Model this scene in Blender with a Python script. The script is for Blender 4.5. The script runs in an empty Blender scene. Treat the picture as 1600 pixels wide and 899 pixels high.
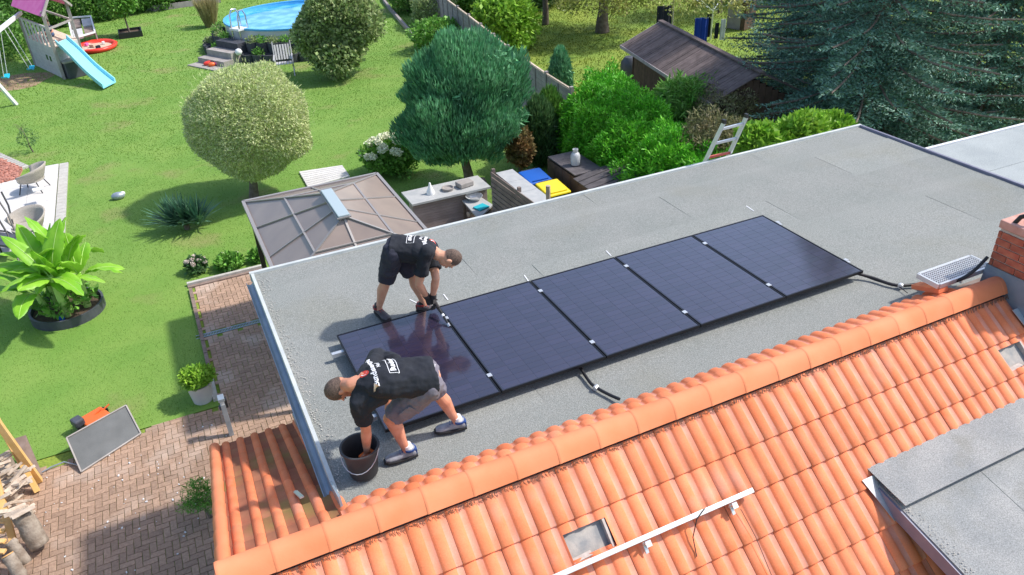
import bpy, bmesh, math, random
import numpy as np
from mathutils import Vector, Matrix
from mathutils.bvhtree import BVHTree
random.seed(7); rng = np.random.default_rng(7)
SC = bpy.context.scene; COL = SC.collection
R = math.radians
# ------------------------------------------------ camera, sky, sun, exposure
RZ = 3.9                                   # height of the flat roof above the garden
FPX, PIT, ROL, YAW = 1205.157, 0.545, -0.0462, 0.4233
CAM = Vector((-1.0663, -5.2791, 4.7329 + RZ))
fw = Vector((math.sin(YAW)*math.cos(PIT), math.cos(YAW)*math.cos(PIT), -math.sin(PIT)))
r0 = Vector((math.cos(YAW), -math.sin(YAW), 0)); u0 = r0.cross(fw)
RT = math.cos(ROL)*r0 + math.sin(ROL)*u0; UP = -math.sin(ROL)*r0 + math.cos(ROL)*u0
cd = bpy.data.cameras.new('camera'); cam = bpy.data.objects.new('camera', cd); COL.objects.link(cam)
m = Matrix((RT, UP, -fw)).transposed().to_4x4(); m.translation = CAM; cam.matrix_world = m
cd.sensor_width = 36; cd.lens = FPX/1600*36; cd.clip_end = 2000; SC.camera = cam
SUN_DIR = Vector((.80, -.20, 1.0)).normalized()
elev = math.asin(SUN_DIR.z); rot = math.atan2(SUN_DIR.x, SUN_DIR.y)
w = bpy.data.worlds.new('World'); SC.world = w; w.use_nodes = True
nt = w.node_tree; sky = nt.nodes.new('ShaderNodeTexSky'); sky.sky_type = 'NISHITA'; sky.sun_disc = False
sky.sun_elevation = elev; sky.sun_rotation = rot; sky.air_density = 1.0; sky.dust_density = 1.6; sky.ozone_density = 1.0
bg = nt.nodes['Background']; bg.inputs[1].default_value = 0.15; nt.links.new(sky.outputs[0], bg.inputs[0])
sl = bpy.data.lights.new('sun', 'SUN'); sl.energy = 3.0; sl.angle = R(2.4); sl.color = (1, .95, .88)
sun = bpy.data.objects.new('sun', sl); COL.objects.link(sun)
sun.rotation_euler = (-SUN_DIR).to_track_quat('-Z', 'Y').to_euler(); sun.location = (10, -5, 30)
SC.view_settings.view_transform = 'Standard'; SC.view_settings.look = 'None'
SC.view_settings.exposure = 0.68; SC.view_settings.gamma = 1

def P(px, py, z=0.0):                      # place seen at (px, py) in the photograph, at height z above the ground
    d = fw + (px-800)/FPX*RT - (py-449.5)/FPX*UP
    return CAM + d*((z-CAM.z)/d.z)
def PR(px, py, z=0.0): return P(px, py, z+RZ)
def HV(B, py):                             # height above ground point B that reaches row py
    best = min((abs(449.5-FPX*((q-CAM).dot(UP))/((q-CAM).dot(fw))-py), h) for h in [i*.02 for i in range(700)] for q in [Vector((B[0], B[1], h))])
    return best[1]
# ------------------------------------------------ object helpers
def wloc(o):
    v = Vector((0, 0, 0))
    while o: v += o.location; o = o.parent
    return v
def tag(o, label=None, cat=None, group=None, kind=None):
    if label: o['label'] = label
    if cat: o['category'] = cat
    if group: o['group'] = group
    if kind: o['kind'] = kind
    return o
def thing(name, loc, label, cat, group=None):
    o = bpy.data.objects.new(name, None); COL.objects.link(o); o.location = loc; o.empty_display_size = .2
    return tag(o, label, cat, group)
def mkobj(name, me, mat=None, parent=None, loc=(0, 0, 0), rot=None):
    o = bpy.data.objects.new(name, me); COL.objects.link(o)
    if mat and not me.materials: me.materials.append(mat)
    o.parent = parent; o.location = loc
    if rot is not None: o.rotation_euler = rot
    return o
def meshnp(name, V, F, nper, smooth=False):
    me = bpy.data.meshes.new(name); V = np.asarray(V, np.float32); F = np.asarray(F, np.int32)
    me.vertices.add(len(V)); me.vertices.foreach_set('co', V.ravel())
    me.loops.add(F.size); me.loops.foreach_set('vertex_index', F.ravel())
    me.polygons.add(len(F)); me.polygons.foreach_set('loop_start', np.arange(len(F), dtype=np.int32)*nper)
    me.polygons.foreach_set('use_smooth', np.full(len(F), smooth))
    me.update(calc_edges=True); return me
class MB:
    def __init__(s): s.v = []; s.f = []
    def add(s, V, F):
        n = len(s.v); s.v += [tuple(v) for v in V]; s.f += [tuple(i+n for i in f) for f in F]; return s
    def box(s, c, d, rz=0, M=None):
        hx, hy, hz = d[0]/2, d[1]/2, d[2]/2; c = Vector(c)
        M = M or Matrix.Rotation(rz, 3, 'Z')
        V = [c + M @ Vector((sx*hx, sy*hy, sz*hz)) for sz in (-1, 1) for sx, sy in ((-1, -1), (1, -1), (1, 1), (-1, 1))]
        return s.add(V, [(3, 2, 1, 0), (4, 5, 6, 7), (0, 1, 5, 4), (1, 2, 6, 5), (2, 3, 7, 6), (3, 0, 4, 7)])
    def bar(s, a, b, w, h, up=(0, 0, 1)):
        a = Vector(a); b = Vector(b); d = (b-a); L = d.length; d.normalize(); up = Vector(up)
        if abs(d.dot(up)) > .99: up = Vector((1, 0, 0))
        x = d.cross(up).normalized(); z = x.cross(d)
        return s.box((a+b)/2, (w, L, h), M=Matrix((x, d, z)).transposed())
    def tube(s, pts, r, n=8, caps=True):
        pts = [Vector(p) for p in pts]; rs = r if isinstance(r, (list, tuple)) else [r]*len(pts)
        V = []; up = Vector((0, 0, 1)); px = None
        for i, p in enumerate(pts):
            d = (pts[min(i+1, len(pts)-1)]-pts[max(i-1, 0)]).normalized()
            if px is None: px = d.cross(up if abs(d.z) < .95 else Vector((1, 0, 0))).normalized()
            px = (px-d*px.dot(d)).normalized(); y = d.cross(px)
            V += [p+rs[i]*(math.cos(2*math.pi*k/n)*px+math.sin(2*math.pi*k/n)*y) for k in range(n)]
        F = [(i*n+k, i*n+(k+1) % n, (i+1)*n+(k+1) % n, (i+1)*n+k) for i in range(len(pts)-1) for k in range(n)]
        if caps: F += [tuple(range(n))[::-1], tuple((len(pts)-1)*n+k for k in range(n))]
        return s.add(V, F)
    def prism(s, poly, z0, z1):
        n = len(poly); ar = sum(poly[i][0]*poly[(i+1) % n][1]-poly[(i+1) % n][0]*poly[i][1] for i in range(n))
        if ar < 0: poly = poly[::-1]
        V = [(p[0], p[1], z0) for p in poly]+[(p[0], p[1], z1) for p in poly]
        return s.add(V, [tuple(range(n))[::-1], tuple(range(n, 2*n))]+[(i, (i+1) % n, n+(i+1) % n, n+i) for i in range(n)])
    def slab(s, top, t):                    # a quad or polygon given in 3D, thickened downwards
        n = len(top); V = [Vector(p) for p in top]; nn = (V[1]-V[0]).cross(V[2]-V[0])
        if nn.z < 0: V = V[::-1]; nn = -nn
        nn.normalize(); V = V+[v-nn*t for v in V]
        return s.add(V, [tuple(range(n)), tuple(range(n, 2*n))[::-1]]+[(i, n+i, n+(i+1) % n, (i+1) % n) for i in range(n)])
    def lathe(s, prof, c, n=24, closed=False):
        V = [(c[0]+r*math.cos(2*math.pi*k/n), c[1]+r*math.sin(2*math.pi*k/n), c[2]+z) for r, z in prof for k in range(n)]
        m_ = len(prof); F = [(i*n+k, i*n+(k+1) % n, (i+1)*n+(k+1) % n, (i+1)*n+k) for i in range(m_-1) for k in range(n)]
        if closed: F += [tuple(range(n))[::-1], tuple((m_-1)*n+k for k in range(n))]
        return s.add(V, F)
    def mesh(s, name, off=(0, 0, 0), smooth=False):
        me = bpy.data.meshes.new(name); o = Vector(off)
        me.from_pydata([tuple(Vector(v)-o) for v in s.v], [], s.f); me.update()
        if smooth:
            me.polygons.foreach_set('use_smooth', [True]*len(me.polygons))
            if smooth != 'all': me.set_sharp_from_angle(angle=R(40))
        return me
    def build(s, name, mat, parent=None, smooth=False, bevel=0, **tg):
        if parent: off = wloc(parent); loc = (0, 0, 0)
        else:
            a = np.array([tuple(v) for v in s.v]); off = Vector(((a[:, 0].min()+a[:, 0].max())/2, (a[:, 1].min()+a[:, 1].max())/2, a[:, 2].min())); loc = off
        o = mkobj(name, s.mesh(name, off, smooth), mat, parent, loc)
        if bevel:
            b = o.modifiers.new('bevel', 'BEVEL'); b.width = bevel; b.segments = 2; b.limit_method = 'ANGLE'
        if tg: tag(o, **tg)
        return o
def boxes(name, mat, parent, lst, **k):
    mb = MB()
    for c, d, *r in lst: mb.box(c, d, r[0] if r else 0)
    return mb.build(name, mat, parent, **k)
# ------------------------------------------------ materials
def mat(name, c1, c2=None, rough=.7, scale=6, detail=5, bump=0, bscale=None, metal=0, isl=0, objr=0, c3=None, s3=1.5, t3=.55, coat=0, spec=.5, fine=0, fscale=300, trans=0, world=False, alpha=1, lo=.35, hi=.65):
    m = bpy.data.materials.new(name); m.use_nodes = True; nt = m.node_tree; N = nt.nodes.new; L = nt.links.new
    b = nt.nodes['Principled BSDF']; b.inputs['Roughness'].default_value = rough; b.inputs['Metallic'].default_value = metal
    b.inputs['Coat Weight'].default_value = coat; b.inputs['Coat Roughness'].default_value = .08; b.inputs['Specular IOR Level'].default_value = spec
    if trans: b.inputs['Transmission Weight'].default_value = trans
    if alpha < 1: b.inputs['Alpha'].default_value = alpha
    tc = N('ShaderNodeTexCoord'); co = tc.outputs['Object']
    if world: co = N('ShaderNodeNewGeometry').outputs['Position']
    def noise(s, d):
        n = N('ShaderNodeTexNoise'); n.inputs['Scale'].default_value = s; n.inputs['Detail'].default_value = d; L(co, n.inputs['Vector']); return n.outputs['Fac']
    def ramp(v, a, bb):
        r = N('ShaderNodeMapRange'); r.inputs['From Min'].default_value = a; r.inputs['From Max'].default_value = bb; L(v, r.inputs['Value']); return r.outputs[0]
    def mix(f, A, B, bt='MIX'):
        x = N('ShaderNodeMix'); x.data_type = 'RGBA'; x.blend_type = bt
        if isinstance(f, float): x.inputs[0].default_value = f
        else: L(f, x.inputs[0])
        for s_, v in ((x.inputs[6], A), (x.inputs[7], B)):
            if isinstance(v, tuple): s_.default_value = (*v, 1)
            else: L(v, s_)
        return x.outputs[2]
    cur = c1
    if c2: cur = mix(ramp(noise(scale, detail), lo, hi), c1, c2)
    if c3: cur = mix(ramp(noise(s3, 4), t3, t3+.15), cur, c3)
    def valmul(cur, v, lo, hi):
        r = N('ShaderNodeMapRange'); r.inputs['To Min'].default_value = lo; r.inputs['To Max'].default_value = hi; L(v, r.inputs['Value'])
        h = N('ShaderNodeHueSaturation'); L(r.outputs[0], h.inputs['Value'])
        if isinstance(cur, tuple): h.inputs['Color'].default_value = (*cur, 1)
        else: L(cur, h.inputs['Color'])
        return h.outputs[0]
    if isl:
        g = N('ShaderNodeNewGeometry'); cur = valmul(cur, g.outputs['Random Per Island'], 1-isl, 1+isl)
    if objr:
        g = N('ShaderNodeObjectInfo'); cur = valmul(cur, g.outputs['Random'], 1-objr, 1+objr)
    if fine: cur = valmul(cur, ramp(noise(fscale, 2), .3, .7), 1-fine, 1+fine)
    if isinstance(cur, tuple): b.inputs['Base Color'].default_value = (*cur, 1)
    else: L(cur, b.inputs['Base Color'])
    if bump:
        bp = N('ShaderNodeBump'); bp.inputs['Strength'].default_value = bump; bp.inputs['Distance'].default_value = .01
        L(noise(bscale or scale*4, 6), bp.inputs['Height']); L(bp.outputs[0], b.inputs['Normal'])
    return m
def leafmat(name, c1, c2, isl=.35, rough=.5, scale=2.5, tr=.25):
    m = mat(name, c1, c2, rough=rough, scale=scale, isl=isl, spec=.3); nt = m.node_tree
    b = nt.nodes['Principled BSDF']; t = nt.nodes.new('ShaderNodeBsdfTranslucent'); x = nt.nodes.new('ShaderNodeMixShader'); x.inputs[0].default_value = tr
    src = b.inputs['Base Color'].links[0].from_socket; nt.links.new(src, t.inputs[0])
    nt.links.new(b.outputs[0], x.inputs[1]); nt.links.new(t.outputs[0], x.inputs[2]); nt.links.new(x.outputs[0], nt.nodes['Material Output'].inputs[0]); return m
M = dict(
 felt=mat('roofing_felt', (.225, .24, .225), (.265, .27, .255), .95, 1.3, 6, bump=.8, bscale=130, objr=.06, c3=(.235, .24, .215), s3=.8, fine=.30, fscale=90, lo=.25, hi=.75),
 felt2=mat('roofing_felt_pale', (.31, .34, .345), (.38, .41, .41), .95, 1.5, 6, bump=.4, bscale=200, objr=.05, fine=.22, fscale=80),
 felt3=mat('roofing_felt_dormer', (.26, .27, .27), (.34, .34, .33), .95, 2, 6, bump=.6, bscale=200, objr=.05, c3=(.27, .27, .25), s3=2.5, fine=.28, fscale=95),
 tile=mat('clay_tile', (.76, .205, .085), (.80, .25, .12), .85, 5, 6, objr=.10, c3=(.72, .30, .20), s3=1.6, t3=.58, bump=.15, bscale=60, spec=.25, fine=.06, fscale=90, world=True),
 pan=mat('clay_tile_pan', (.70, .24, .14), (.73, .32, .23), .85, 4, 6, objr=.10, c3=(.70, .215, .10), s3=1.5, t3=.53, bump=.15, bscale=60, spec=.25, fine=.06, fscale=90, world=True),
 panm=mat('mossy_tile_pan', (.30, .10, .06), (.36, .15, .085), .9, 3, 6, objr=.10, c3=(.26, .17, .06), s3=1.6, t3=.50, bump=.2, bscale=60, spec=.2, world=True),
 ridge=mat('clay_ridge', (.72, .22, .10), (.76, .26, .13), .8, 3, 6, objr=.04, bump=.1, bscale=60, spec=.25, world=True),
 brick=mat('chimney_brick', (.36, .085, .05), (.45, .14, .08), .8, 12, 5, objr=.2, bump=.4, bscale=90),
 brickcap=mat('chimney_cap', (.50, .24, .19), (.60, .34, .28), .85, 8, 5, bump=.3),
 mortar=mat('mortar', (.45, .38, .34), (.55, .48, .43), .95, 30),
 lead=mat('lead_flashing', (.17, .23, .30), (.25, .31, .38), .5, 4, metal=.3, bump=.2, bscale=8),
 alu=mat('aluminium', (.62, .64, .66), (.70, .71, .72), .38, 5, metal=.6),
 zinc=mat('zinc_gutter', (.30, .36, .42), (.40, .45, .5), .45, 5, metal=.5),
 edge=mat('edge_trim', (.50, .53, .52), (.60, .62, .6), .6, 6, metal=.2),
 white=mat('white_paint', (.78, .79, .80), (.70, .71, .72), .5, 5),
 wall=mat('render_wall', (.55, .53, .48), (.62, .6, .55), .9, 3),
 black=mat('black_plastic', (.015, .016, .018), rough=.45),
 rubber=mat('black_cable', (.012, .012, .014), rough=.5),
 fascia=mat('fascia_metal', (.17, .17, .24), (.21, .21, .28), .5, 6),
 anth=mat('anthracite_metal', (.055, .06, .075), (.075, .08, .10), .5, 6),
 frame=mat('panel_frame', (.012, .012, .015), rough=.35, metal=.4),
 back=mat('panel_backsheet', (.028, .028, .045), rough=.25, coat=.6),
 cell=mat('solar_cell', (.019, .015, .038), (.027, .019, .036), .30, 18, objr=.2, coat=1, metal=0),
 bucket=mat('mortar_bucket', (.035, .033, .035), (.05, .048, .05), .55, 6, bump=.1),
 skin=mat('skin', (.56, .225, .13), (.66, .30, .19), .5, 14, spec=.4, bump=.06, bscale=80),
 skin2=mat('skin_far', (.56, .28, .18), (.62, .33, .22), .5, 14, spec=.4, bump=.06, bscale=80),
 hair=mat('short_hair', (.075, .048, .037), (.15, .10, .078), .8, 90, bump=.5, bscale=250),
 shirt=mat('black_shirt', (.009, .011, .017), (.015, .018, .027), .9, 9, bump=.5, bscale=22, fine=.2, fscale=500),
 shortg=mat('grey_shorts', (.135, .12, .155), (.18, .165, .20), .85, 9, bump=.5, bscale=22, fine=.15, fscale=500),
 shortn=mat('navy_shorts', (.017, .019, .036), (.028, .03, .05), .85, 9, bump=.5, bscale=22),
 greytrim=mat('grey_trim', (.42, .41, .44), rough=.7),
 shoe=mat('shoe_grey', (.20, .21, .23), (.34, .35, .38), .6, 14),
 shoeb=mat('shoe_blue', (.02, .06, .22), rough=.6), sole=mat('shoe_sole', (.02, .02, .022), rough=.7),
 shoed=mat('shoe_dark', (.045, .04, .045), (.09, .08, .085), .6, 18), shoer=mat('shoe_red', (.30, .03, .03), rough=.6),
 glove=mat('work_glove', (.02, .017, .017), (.035, .03, .03), .75, 20),
 sponge=mat('orange_sponge', (.8, .16, .03), rough=.9), print=mat('white_print', (.8, .8, .82), rough=.6), red=mat('red_print', (.6, .05, .03), rough=.6),
 eyew=mat('eye', (.03, .02, .015), rough=.2),
 lawn=mat('lawn_soil', (.135, .26, .038), (.175, .29, .05), .95, .9, 6, c3=(.23, .24, .08), s3=.5, t3=.58, bump=.5, bscale=60, world=True, fine=.15, fscale=45),
 nlawn=mat('neighbour_lawn', (.15, .25, .03), (.24, .30, .04), .95, .5, 6, c3=(.13, .19, .03), s3=.35, bump=.5, bscale=40, world=True, fine=.25, fscale=30),
 paver=mat('paver', (.28, .18, .125), (.37, .245, .17), .85, 25, 4, objr=.16, isl=.14, c3=(.40, .30, .235), s3=1.1, t3=.52, bump=.3, bscale=120, world=True, fine=.12, fscale=120),
 joint=mat('joint_sand', (.14, .105, .08), (.18, .14, .11), .95, 20),
 kerb=mat('kerb_stone', (.42, .40, .36), (.50, .48, .44), .9, 8, bump=.3),
 kerbd=mat('kerb_brown', (.20, .14, .11), (.26, .19, .16), .9, 8, bump=.3),
 slab=mat('terrace_slab', (.56, .54, .52), (.62, .60, .58), .85, 5, objr=.05, bump=.2, bscale=80),
 redgravel=mat('red_gravel', (.35, .13, .09), (.5, .24, .18), .9, 20, isl=.35),
 wood=mat('grey_wood', (.30, .27, .25), (.38, .35, .33), .85, 5, bump=.4, bscale=30, objr=.1),
 woodd=mat('dark_wood', (.085, .075, .08), (.13, .115, .12), .85, 6, bump=.4, bscale=30, objr=.15),
 woody=mat('fresh_timber', (.68, .40, .13), (.75, .48, .2), .7, 6, bump=.2, bscale=30),
 bark=mat('bark', (.22, .17, .13), (.38, .32, .26), .95, 9, bump=1, bscale=30), endgrain=mat('log_end', (.40, .33, .26), (.52, .45, .37), .9, 14, objr=.2),
 logf=mat('split_firewood', (.42, .32, .24), (.6, .5, .4), .85, 10, objr=.25, bump=.5, bscale=30), logo=mat('fresh_log_end', (.70, .36, .12), (.75, .45, .2), .8, 10),
 trunk=mat('trunk_bark', (.12, .09, .07), (.20, .16, .13), .95, 9, bump=1, bscale=30),
 board=mat('taupe_boards', (.30, .24, .22), (.36, .29, .27), .8, 4, objr=.08, bump=.2, bscale=40),
 fencew=mat('fence_boards', (.27, .235, .235), (.34, .30, .30), .85, 4, objr=.08, bump=.3, bscale=30),
 slatw=mat('weathered_slats', (.17, .13, .115), (.24, .19, .165), .85, 5, objr=.15, bump=.4, bscale=30),
 counter=mat('counter_stone', (.36, .37, .37), (.44, .44, .43), .6, 5), gazeb=mat('gazebo_panel', (.255, .20, .175), (.30, .235, .20), .35, 2, objr=.06, coat=.2, spec=.5),
 gazf=mat('gazebo_bars', (.33, .31, .30), rough=.5, metal=.3), gazv=mat('gazebo_vent', (.42, .50, .52), rough=.4, metal=.2), brown=mat('brown_metal', (.03, .025, .022), rough=.5),
 lid_b=mat('blue_lid', (.01, .10, .45), rough=.4), lid_y=mat('yellow_lid', (.80, .62, .02), rough=.4), bin=mat('bin_body', (.03, .033, .035), rough=.5),
 shingle=mat('shed_shingle', (.115, .082, .075), (.17, .125, .115), .9, 5, objr=.22, bump=.4, bscale=30), shedw=mat('shed_wall', (.085, .05, .035), (.12, .07, .05), .85, 7, objr=.1),
 pool=mat('pool_wall', (.62, .62, .60), (.70, .70, .68), .5, 3), liner=mat('pool_liner', (.08, .40, .72), rough=.4), 
 potd=mat('dark_planter', (.04, .043, .055), (.06, .065, .08), .8, 8, objr=.15), potw=mat('pale_pot', (.56, .55, .57), (.62, .61, .62), .7, 5), soil=mat('soil', (.07, .045, .03), (.11, .075, .05), 1, 30, bump=.8),
 slide=mat('blue_slide', (.26, .66, .78), rough=.3), swingb=mat('blue_swing', (.02, .45, .65), rough=.35), pink=mat('pink_tarp', (.70, .10, .36), (.75, .16, .42), .6, 3),
 playw=mat('painted_board', (.42, .42, .43), (.50, .50, .50), .75, 5, objr=.05), redp=mat('red_plastic', (.75, .05, .03), rough=.35), sand=mat('sand', (.48, .36, .27), (.58, .46, .36), 1, 12, bump=.5),
 wicker=mat('wicker', (.36, .32, .27), (.44, .40, .35), .8, 40, bump=.8, bscale=120), paper=mat('paper', (.8, .8, .8), rough=.8),
 towelb=mat('blue_towel', (.01, .05, .35), rough=.95), toweld=mat('dark_towel', (.012, .015, .028), rough=.95), steel=mat('steel', (.6, .62, .64), rough=.2, metal=.9),
 mesh=mat('mosquito_mesh', (.115, .12, .12), (.15, .155, .155), .85, 3, fine=.15, fscale=200), mow=mat('mower_orange', (.75, .14, .03), rough=.4), teal=mat('teal_cloth', (.01, .38, .45), rough=.8),
 gas=mat('gas_bottle', (.55, .56, .58), rough=.4), childb=mat('blue_child_clothes', (.07, .12, .25), rough=.9), petal=mat('petals', (.74, .78, .52), (.80, .80, .66), .7, 20, isl=.12), petalp=mat('pink_petals', (.66, .52, .46), (.72, .66, .58), .7, 20, isl=.2),
 soot=mat('underlay_board', (.25, .25, .25), (.42, .38, .34), .9, 9, bump=.3), comb=mat('ridge_comb', (.13, .07, .05), rough=.8), ladr=mat('ladder_red', (.55, .10, .07), rough=.5), 
 grass=leafmat('grass_blade', (.14, .28, .033), (.195, .335, .052), .16, .6, 1.0), 
)
def water():
    m = mat('pool_water', (.03, .30, .62), (.16, .52, .85), .08, 1.6, 3, bump=.6, bscale=2.5, world=True, lo=.42, hi=.60); return m
M['water'] = water()
for k_ in ('cell', 'back'): M[k_].node_tree.nodes['Principled BSDF'].inputs['Coat IOR'].default_value = 1.85
LM = dict(
 willow=leafmat('willow_leaf', (.42, .54, .18), (.70, .72, .42), .38, scale=9), cyp=leafmat('cypress_leaf', (.09, .30, .12), (.175, .40, .205), .45, scale=5),
 thuja=leafmat('thuja_leaf', (.09, .40, .02), (.18, .52, .04), .40, scale=3), spruce=leafmat('spruce_needle', (.10, .22, .16), (.20, .34, .25), .45, scale=1.5, tr=.1),
 shrub=leafmat('shrub_leaf', (.17, .27, .08), (.38, .44, .20), .45, scale=6), hedge=leafmat('hedge_leaf', (.08, .21, .035), (.14, .29, .05), .4, scale=2),
 dry=leafmat('dry_leaf', (.16, .18, .07), (.28, .24, .13), .4, scale=3), lime=leafmat('lime_leaf', (.20, .42, .04), (.32, .52, .06), .3, scale=3), mid=leafmat('green_leaf', (.11, .30, .04), (.20, .40, .07), .4, scale=3), dark=leafmat('dark_leaf', (.06, .15, .045), (.11, .21, .075), .4, scale=3),
 autumn=leafmat('yellowing_leaf', (.20, .26, .06), (.40, .38, .12), .4, scale=1.5), yucca=leafmat('yucca_leaf', (.06, .16, .09), (.12, .25, .16), .3, tr=.1), banana=leafmat('banana_leaf', (.20, .48, .03), (.32, .60, .06), .1, .4, scale=4, tr=.3),
 straw=leafmat('straw_grass', (.30, .27, .12), (.42, .36, .18), .3), brownl=leafmat('brown_leaf', (.30, .15, .06), (.20, .20, .08), .3), midrib=mat('midrib', (.42, .60, .18), rough=.5))
M.update(LM)
# ------------------------------------------------ foliage
def unit(n):
    v = rng.normal(size=(n, 3)); return v/np.linalg.norm(v, axis=1)[:, None]
def leafmesh(name, pts, dirs, size, aspect, mt, parent, tri=False, stuff=True):
    n = len(pts); off = np.array(wloc(parent)) if parent else np.zeros(3)
    dirs = dirs/np.linalg.norm(dirs, axis=1)[:, None]; sd = np.cross(dirs, unit(n)); sd /= np.linalg.norm(sd, axis=1)[:, None]
    size = np.broadcast_to(size, (n,))[:, None]; p = pts-off; w_ = size*aspect*.5
    if tri:
        V = np.stack([p-sd*w_, p+sd*w_, p+dirs*size], 1).reshape(-1, 3); F = np.arange(3*n).reshape(n, 3); me = meshnp(name, V, F, 3)
    else:
        mid = p+dirs*size*.45; V = np.stack([p, mid+sd*w_, p+dirs*size, mid-sd*w_], 1).reshape(-1, 3); F = np.arange(4*n).reshape(n, 4); me = meshnp(name, V, F, 4)
    o = mkobj(name, me, mt, parent)
    if stuff and parent is None: o['kind'] = 'stuff'
    return o
def crownpts(c, rad, n, lumps=40, amp=.14, sharp=14, thick=.16, low=-1):
    d = unit(int(n*1.3)); d = d[d[:, 2] > low][:n]; n = len(d)
    k = unit(lumps); r = np.exp((d@k.T-1)*sharp).sum(1)*amp; r = 1-amp+r*.8
    rr = r*(1-np.abs(rng.normal(size=n))*thick); return np.array(c)+d*rr[:, None]*np.array(rad), d
def blob(c, rad, mt, name, parent, f=.72):
    mb = MB(); pr = [(max(.001, math.cos(a)), math.sin(a)) for a in [R(t) for t in range(-90, 91, 20)]]
    mb.lathe(pr, (0, 0, 0), 16); mb.v = [(c[0]+v[0]*rad[0]*f, c[1]+v[1]*rad[1]*f, c[2]+v[2]*rad[2]*f) for v in mb.v]
    return mb.v, mb.f
def crown(name, c, rad, n, size, aspect, mt, parent, mode='out', core=True, **k):
    p, d = crownpts(c, rad, n, **k); n = len(p); sz = size*rng.uniform(.6, 1.3, n)
    if mode == 'out': dr = d*.6+unit(n)*.8+np.array([0, 0, .2])
    elif mode == 'up': dr = d*.45+unit(n)*.28+np.array([0, 0, 1.0])
    elif mode == 'droop': dr = d*.6+unit(n)*.6+np.array([0, 0, -.5])
    else: dr = unit(n)
    o = leafmesh(name, p, dr, sz, aspect, mt, parent)
    if core:
        V, F = blob(c, rad, mt, 'core', parent); mb = MB(); mb.add(V, F)
        # a few inner leaves keep the crown from being hollow
        q, d2 = crownpts(c, np.array(rad)*.8, n//4, thick=.2); leafmesh('inner_foliage', q, unit(len(q)), size*1.5, aspect*1.2, mt, parent)
    return o
def trunk(parent, B, top, r0=.1, r1=.05, mt=None, limbs=5, spread=.6, name='trunk'):
    B = Vector(B); T = Vector(top); mb = MB(); pts = [B.lerp(T, t)+Vector((random.uniform(-.03, .03), random.uniform(-.03, .03), 0))*(0 < t < 1) for t in (0, .25, .5, .75, 1)]
    mb.tube(pts, [r0*1.25, r0, (r0+r1)/2, (r0+r1)/2, r1], 10)
    o = mb.build(name, mt or M['trunk'], parent, smooth=True)
    L = MB()
    for i in range(limbs):
        a = 2*math.pi*i/limbs+random.random(); s = B.lerp(T, random.uniform(.7, 1)); e = s+Vector((math.cos(a)*spread, math.sin(a)*spread, spread*random.uniform(.3, 1)))
        L.tube([s, s.lerp(e, .5)+Vector((0, 0, .05)), e], [r1*.8, r1*.55, r1*.25], 6)
    if limbs: L.build('limb', mt or M['trunk'], parent, smooth=True)
    return o
# ------------------------------------------------ ground
def sheet(name, poly, z, mt, t=.004, parent=None, kind='structure'):
    return MB().prism(poly, z-t, z).build(name, M[mt], parent, kind=kind) if kind else MB().prism(poly, z-t, z).build(name, M[mt], parent)
terrain = MB().slab([(-400, -300, -.02), (400, -300, -.02), (400, 600, -.02), (-400, 600, -.02)], .5).build('terrain', M['nlawn'], kind='structure')
FX = [(9.6, 7.0), (9.75, 14.9), (10.4, 19.4), (11.2, 24.7), (11.9, 29.5), (12.7, 36), (14, 46)]       # line of the garden fence
lawn = sheet('lawn', [(-30, 6.62), (-1.47, 6.62), (-1.47, 11.35), (0.2, 11.35), (0.2, 7.0)]+FX+[(14, 62), (-30, 62)], 0, 'lawn')
# paving of herringbone pavers
pav = sheet('paving', [(-12, -8), (9.6, -8), (9.6, 6.999), (.2, 6.999), (.2, 11.349), (-1.47, 11.349), (-1.47, 6.619), (-12, 6.619)], -.032, 'joint', t=.05)
def wavy(x): return 6.62+.10*math.sin(x*2.1)+.05*math.sin(x*5.3+1)-.12*max(0, -x-3)
pl = []
for i in range(-62, 2):
    for j in range(-2, 115):
        k = (i-j) % 4
        if k == 0: c, h = ((i+1)*.1, (j+.5)*.1), 1
        elif k == 3: c, h = ((i+.5)*.1, (j+1)*.1), 0
        else: continue
        x, y = c
        if x > -.1 or (x < -1.45 and y > wavy(x)-.05) or (x >= -1.45 and y > 11.25): continue
        if x > -1.2 and y < 2.2: continue
        if y > 8.98 and y < 9.14+.05 and x > -1.6: continue
        pl.append((x, y, h))
def vis(x, y):
    d = Vector((x, y, 0))-CAM; f = d.dot(fw); X = d.dot(RT)/f*FPX+800; Y = 449.5-d.dot(UP)/f*FPX; return -10 < X < 520 and 0 < Y < 905 and not (X > 340 and Y > 690)
pl.sort(key=lambda q: (not vis(q[0], q[1]), (Vector((q[0], q[1], 0))-CAM).length))
pm = MB(); hx, hy = .0965, .0465
pm.v = [(-hx, -hy, -.05), (hx, -hy, -.05), (hx, hy, -.05), (-hx, hy, -.05), (-hx, -hy, -.004), (hx, -hy, -.004), (hx, hy, -.004), (-hx, hy, -.004), (-hx+.005, -hy+.005, 0), (hx-.005, -hy+.005, 0), (hx-.005, hy-.005, 0), (-hx+.005, hy-.005, 0)]
pm.f = [(0, 1, 5, 4), (1, 2, 6, 5), (2, 3, 7, 6), (3, 0, 4, 7), (4, 5, 9, 8), (5, 6, 10, 9), (6, 7, 11, 10), (7, 4, 8, 11), (8, 9, 10, 11)]
pme = pm.mesh('paver'); po = wloc(pav); rest = MB()
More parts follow.
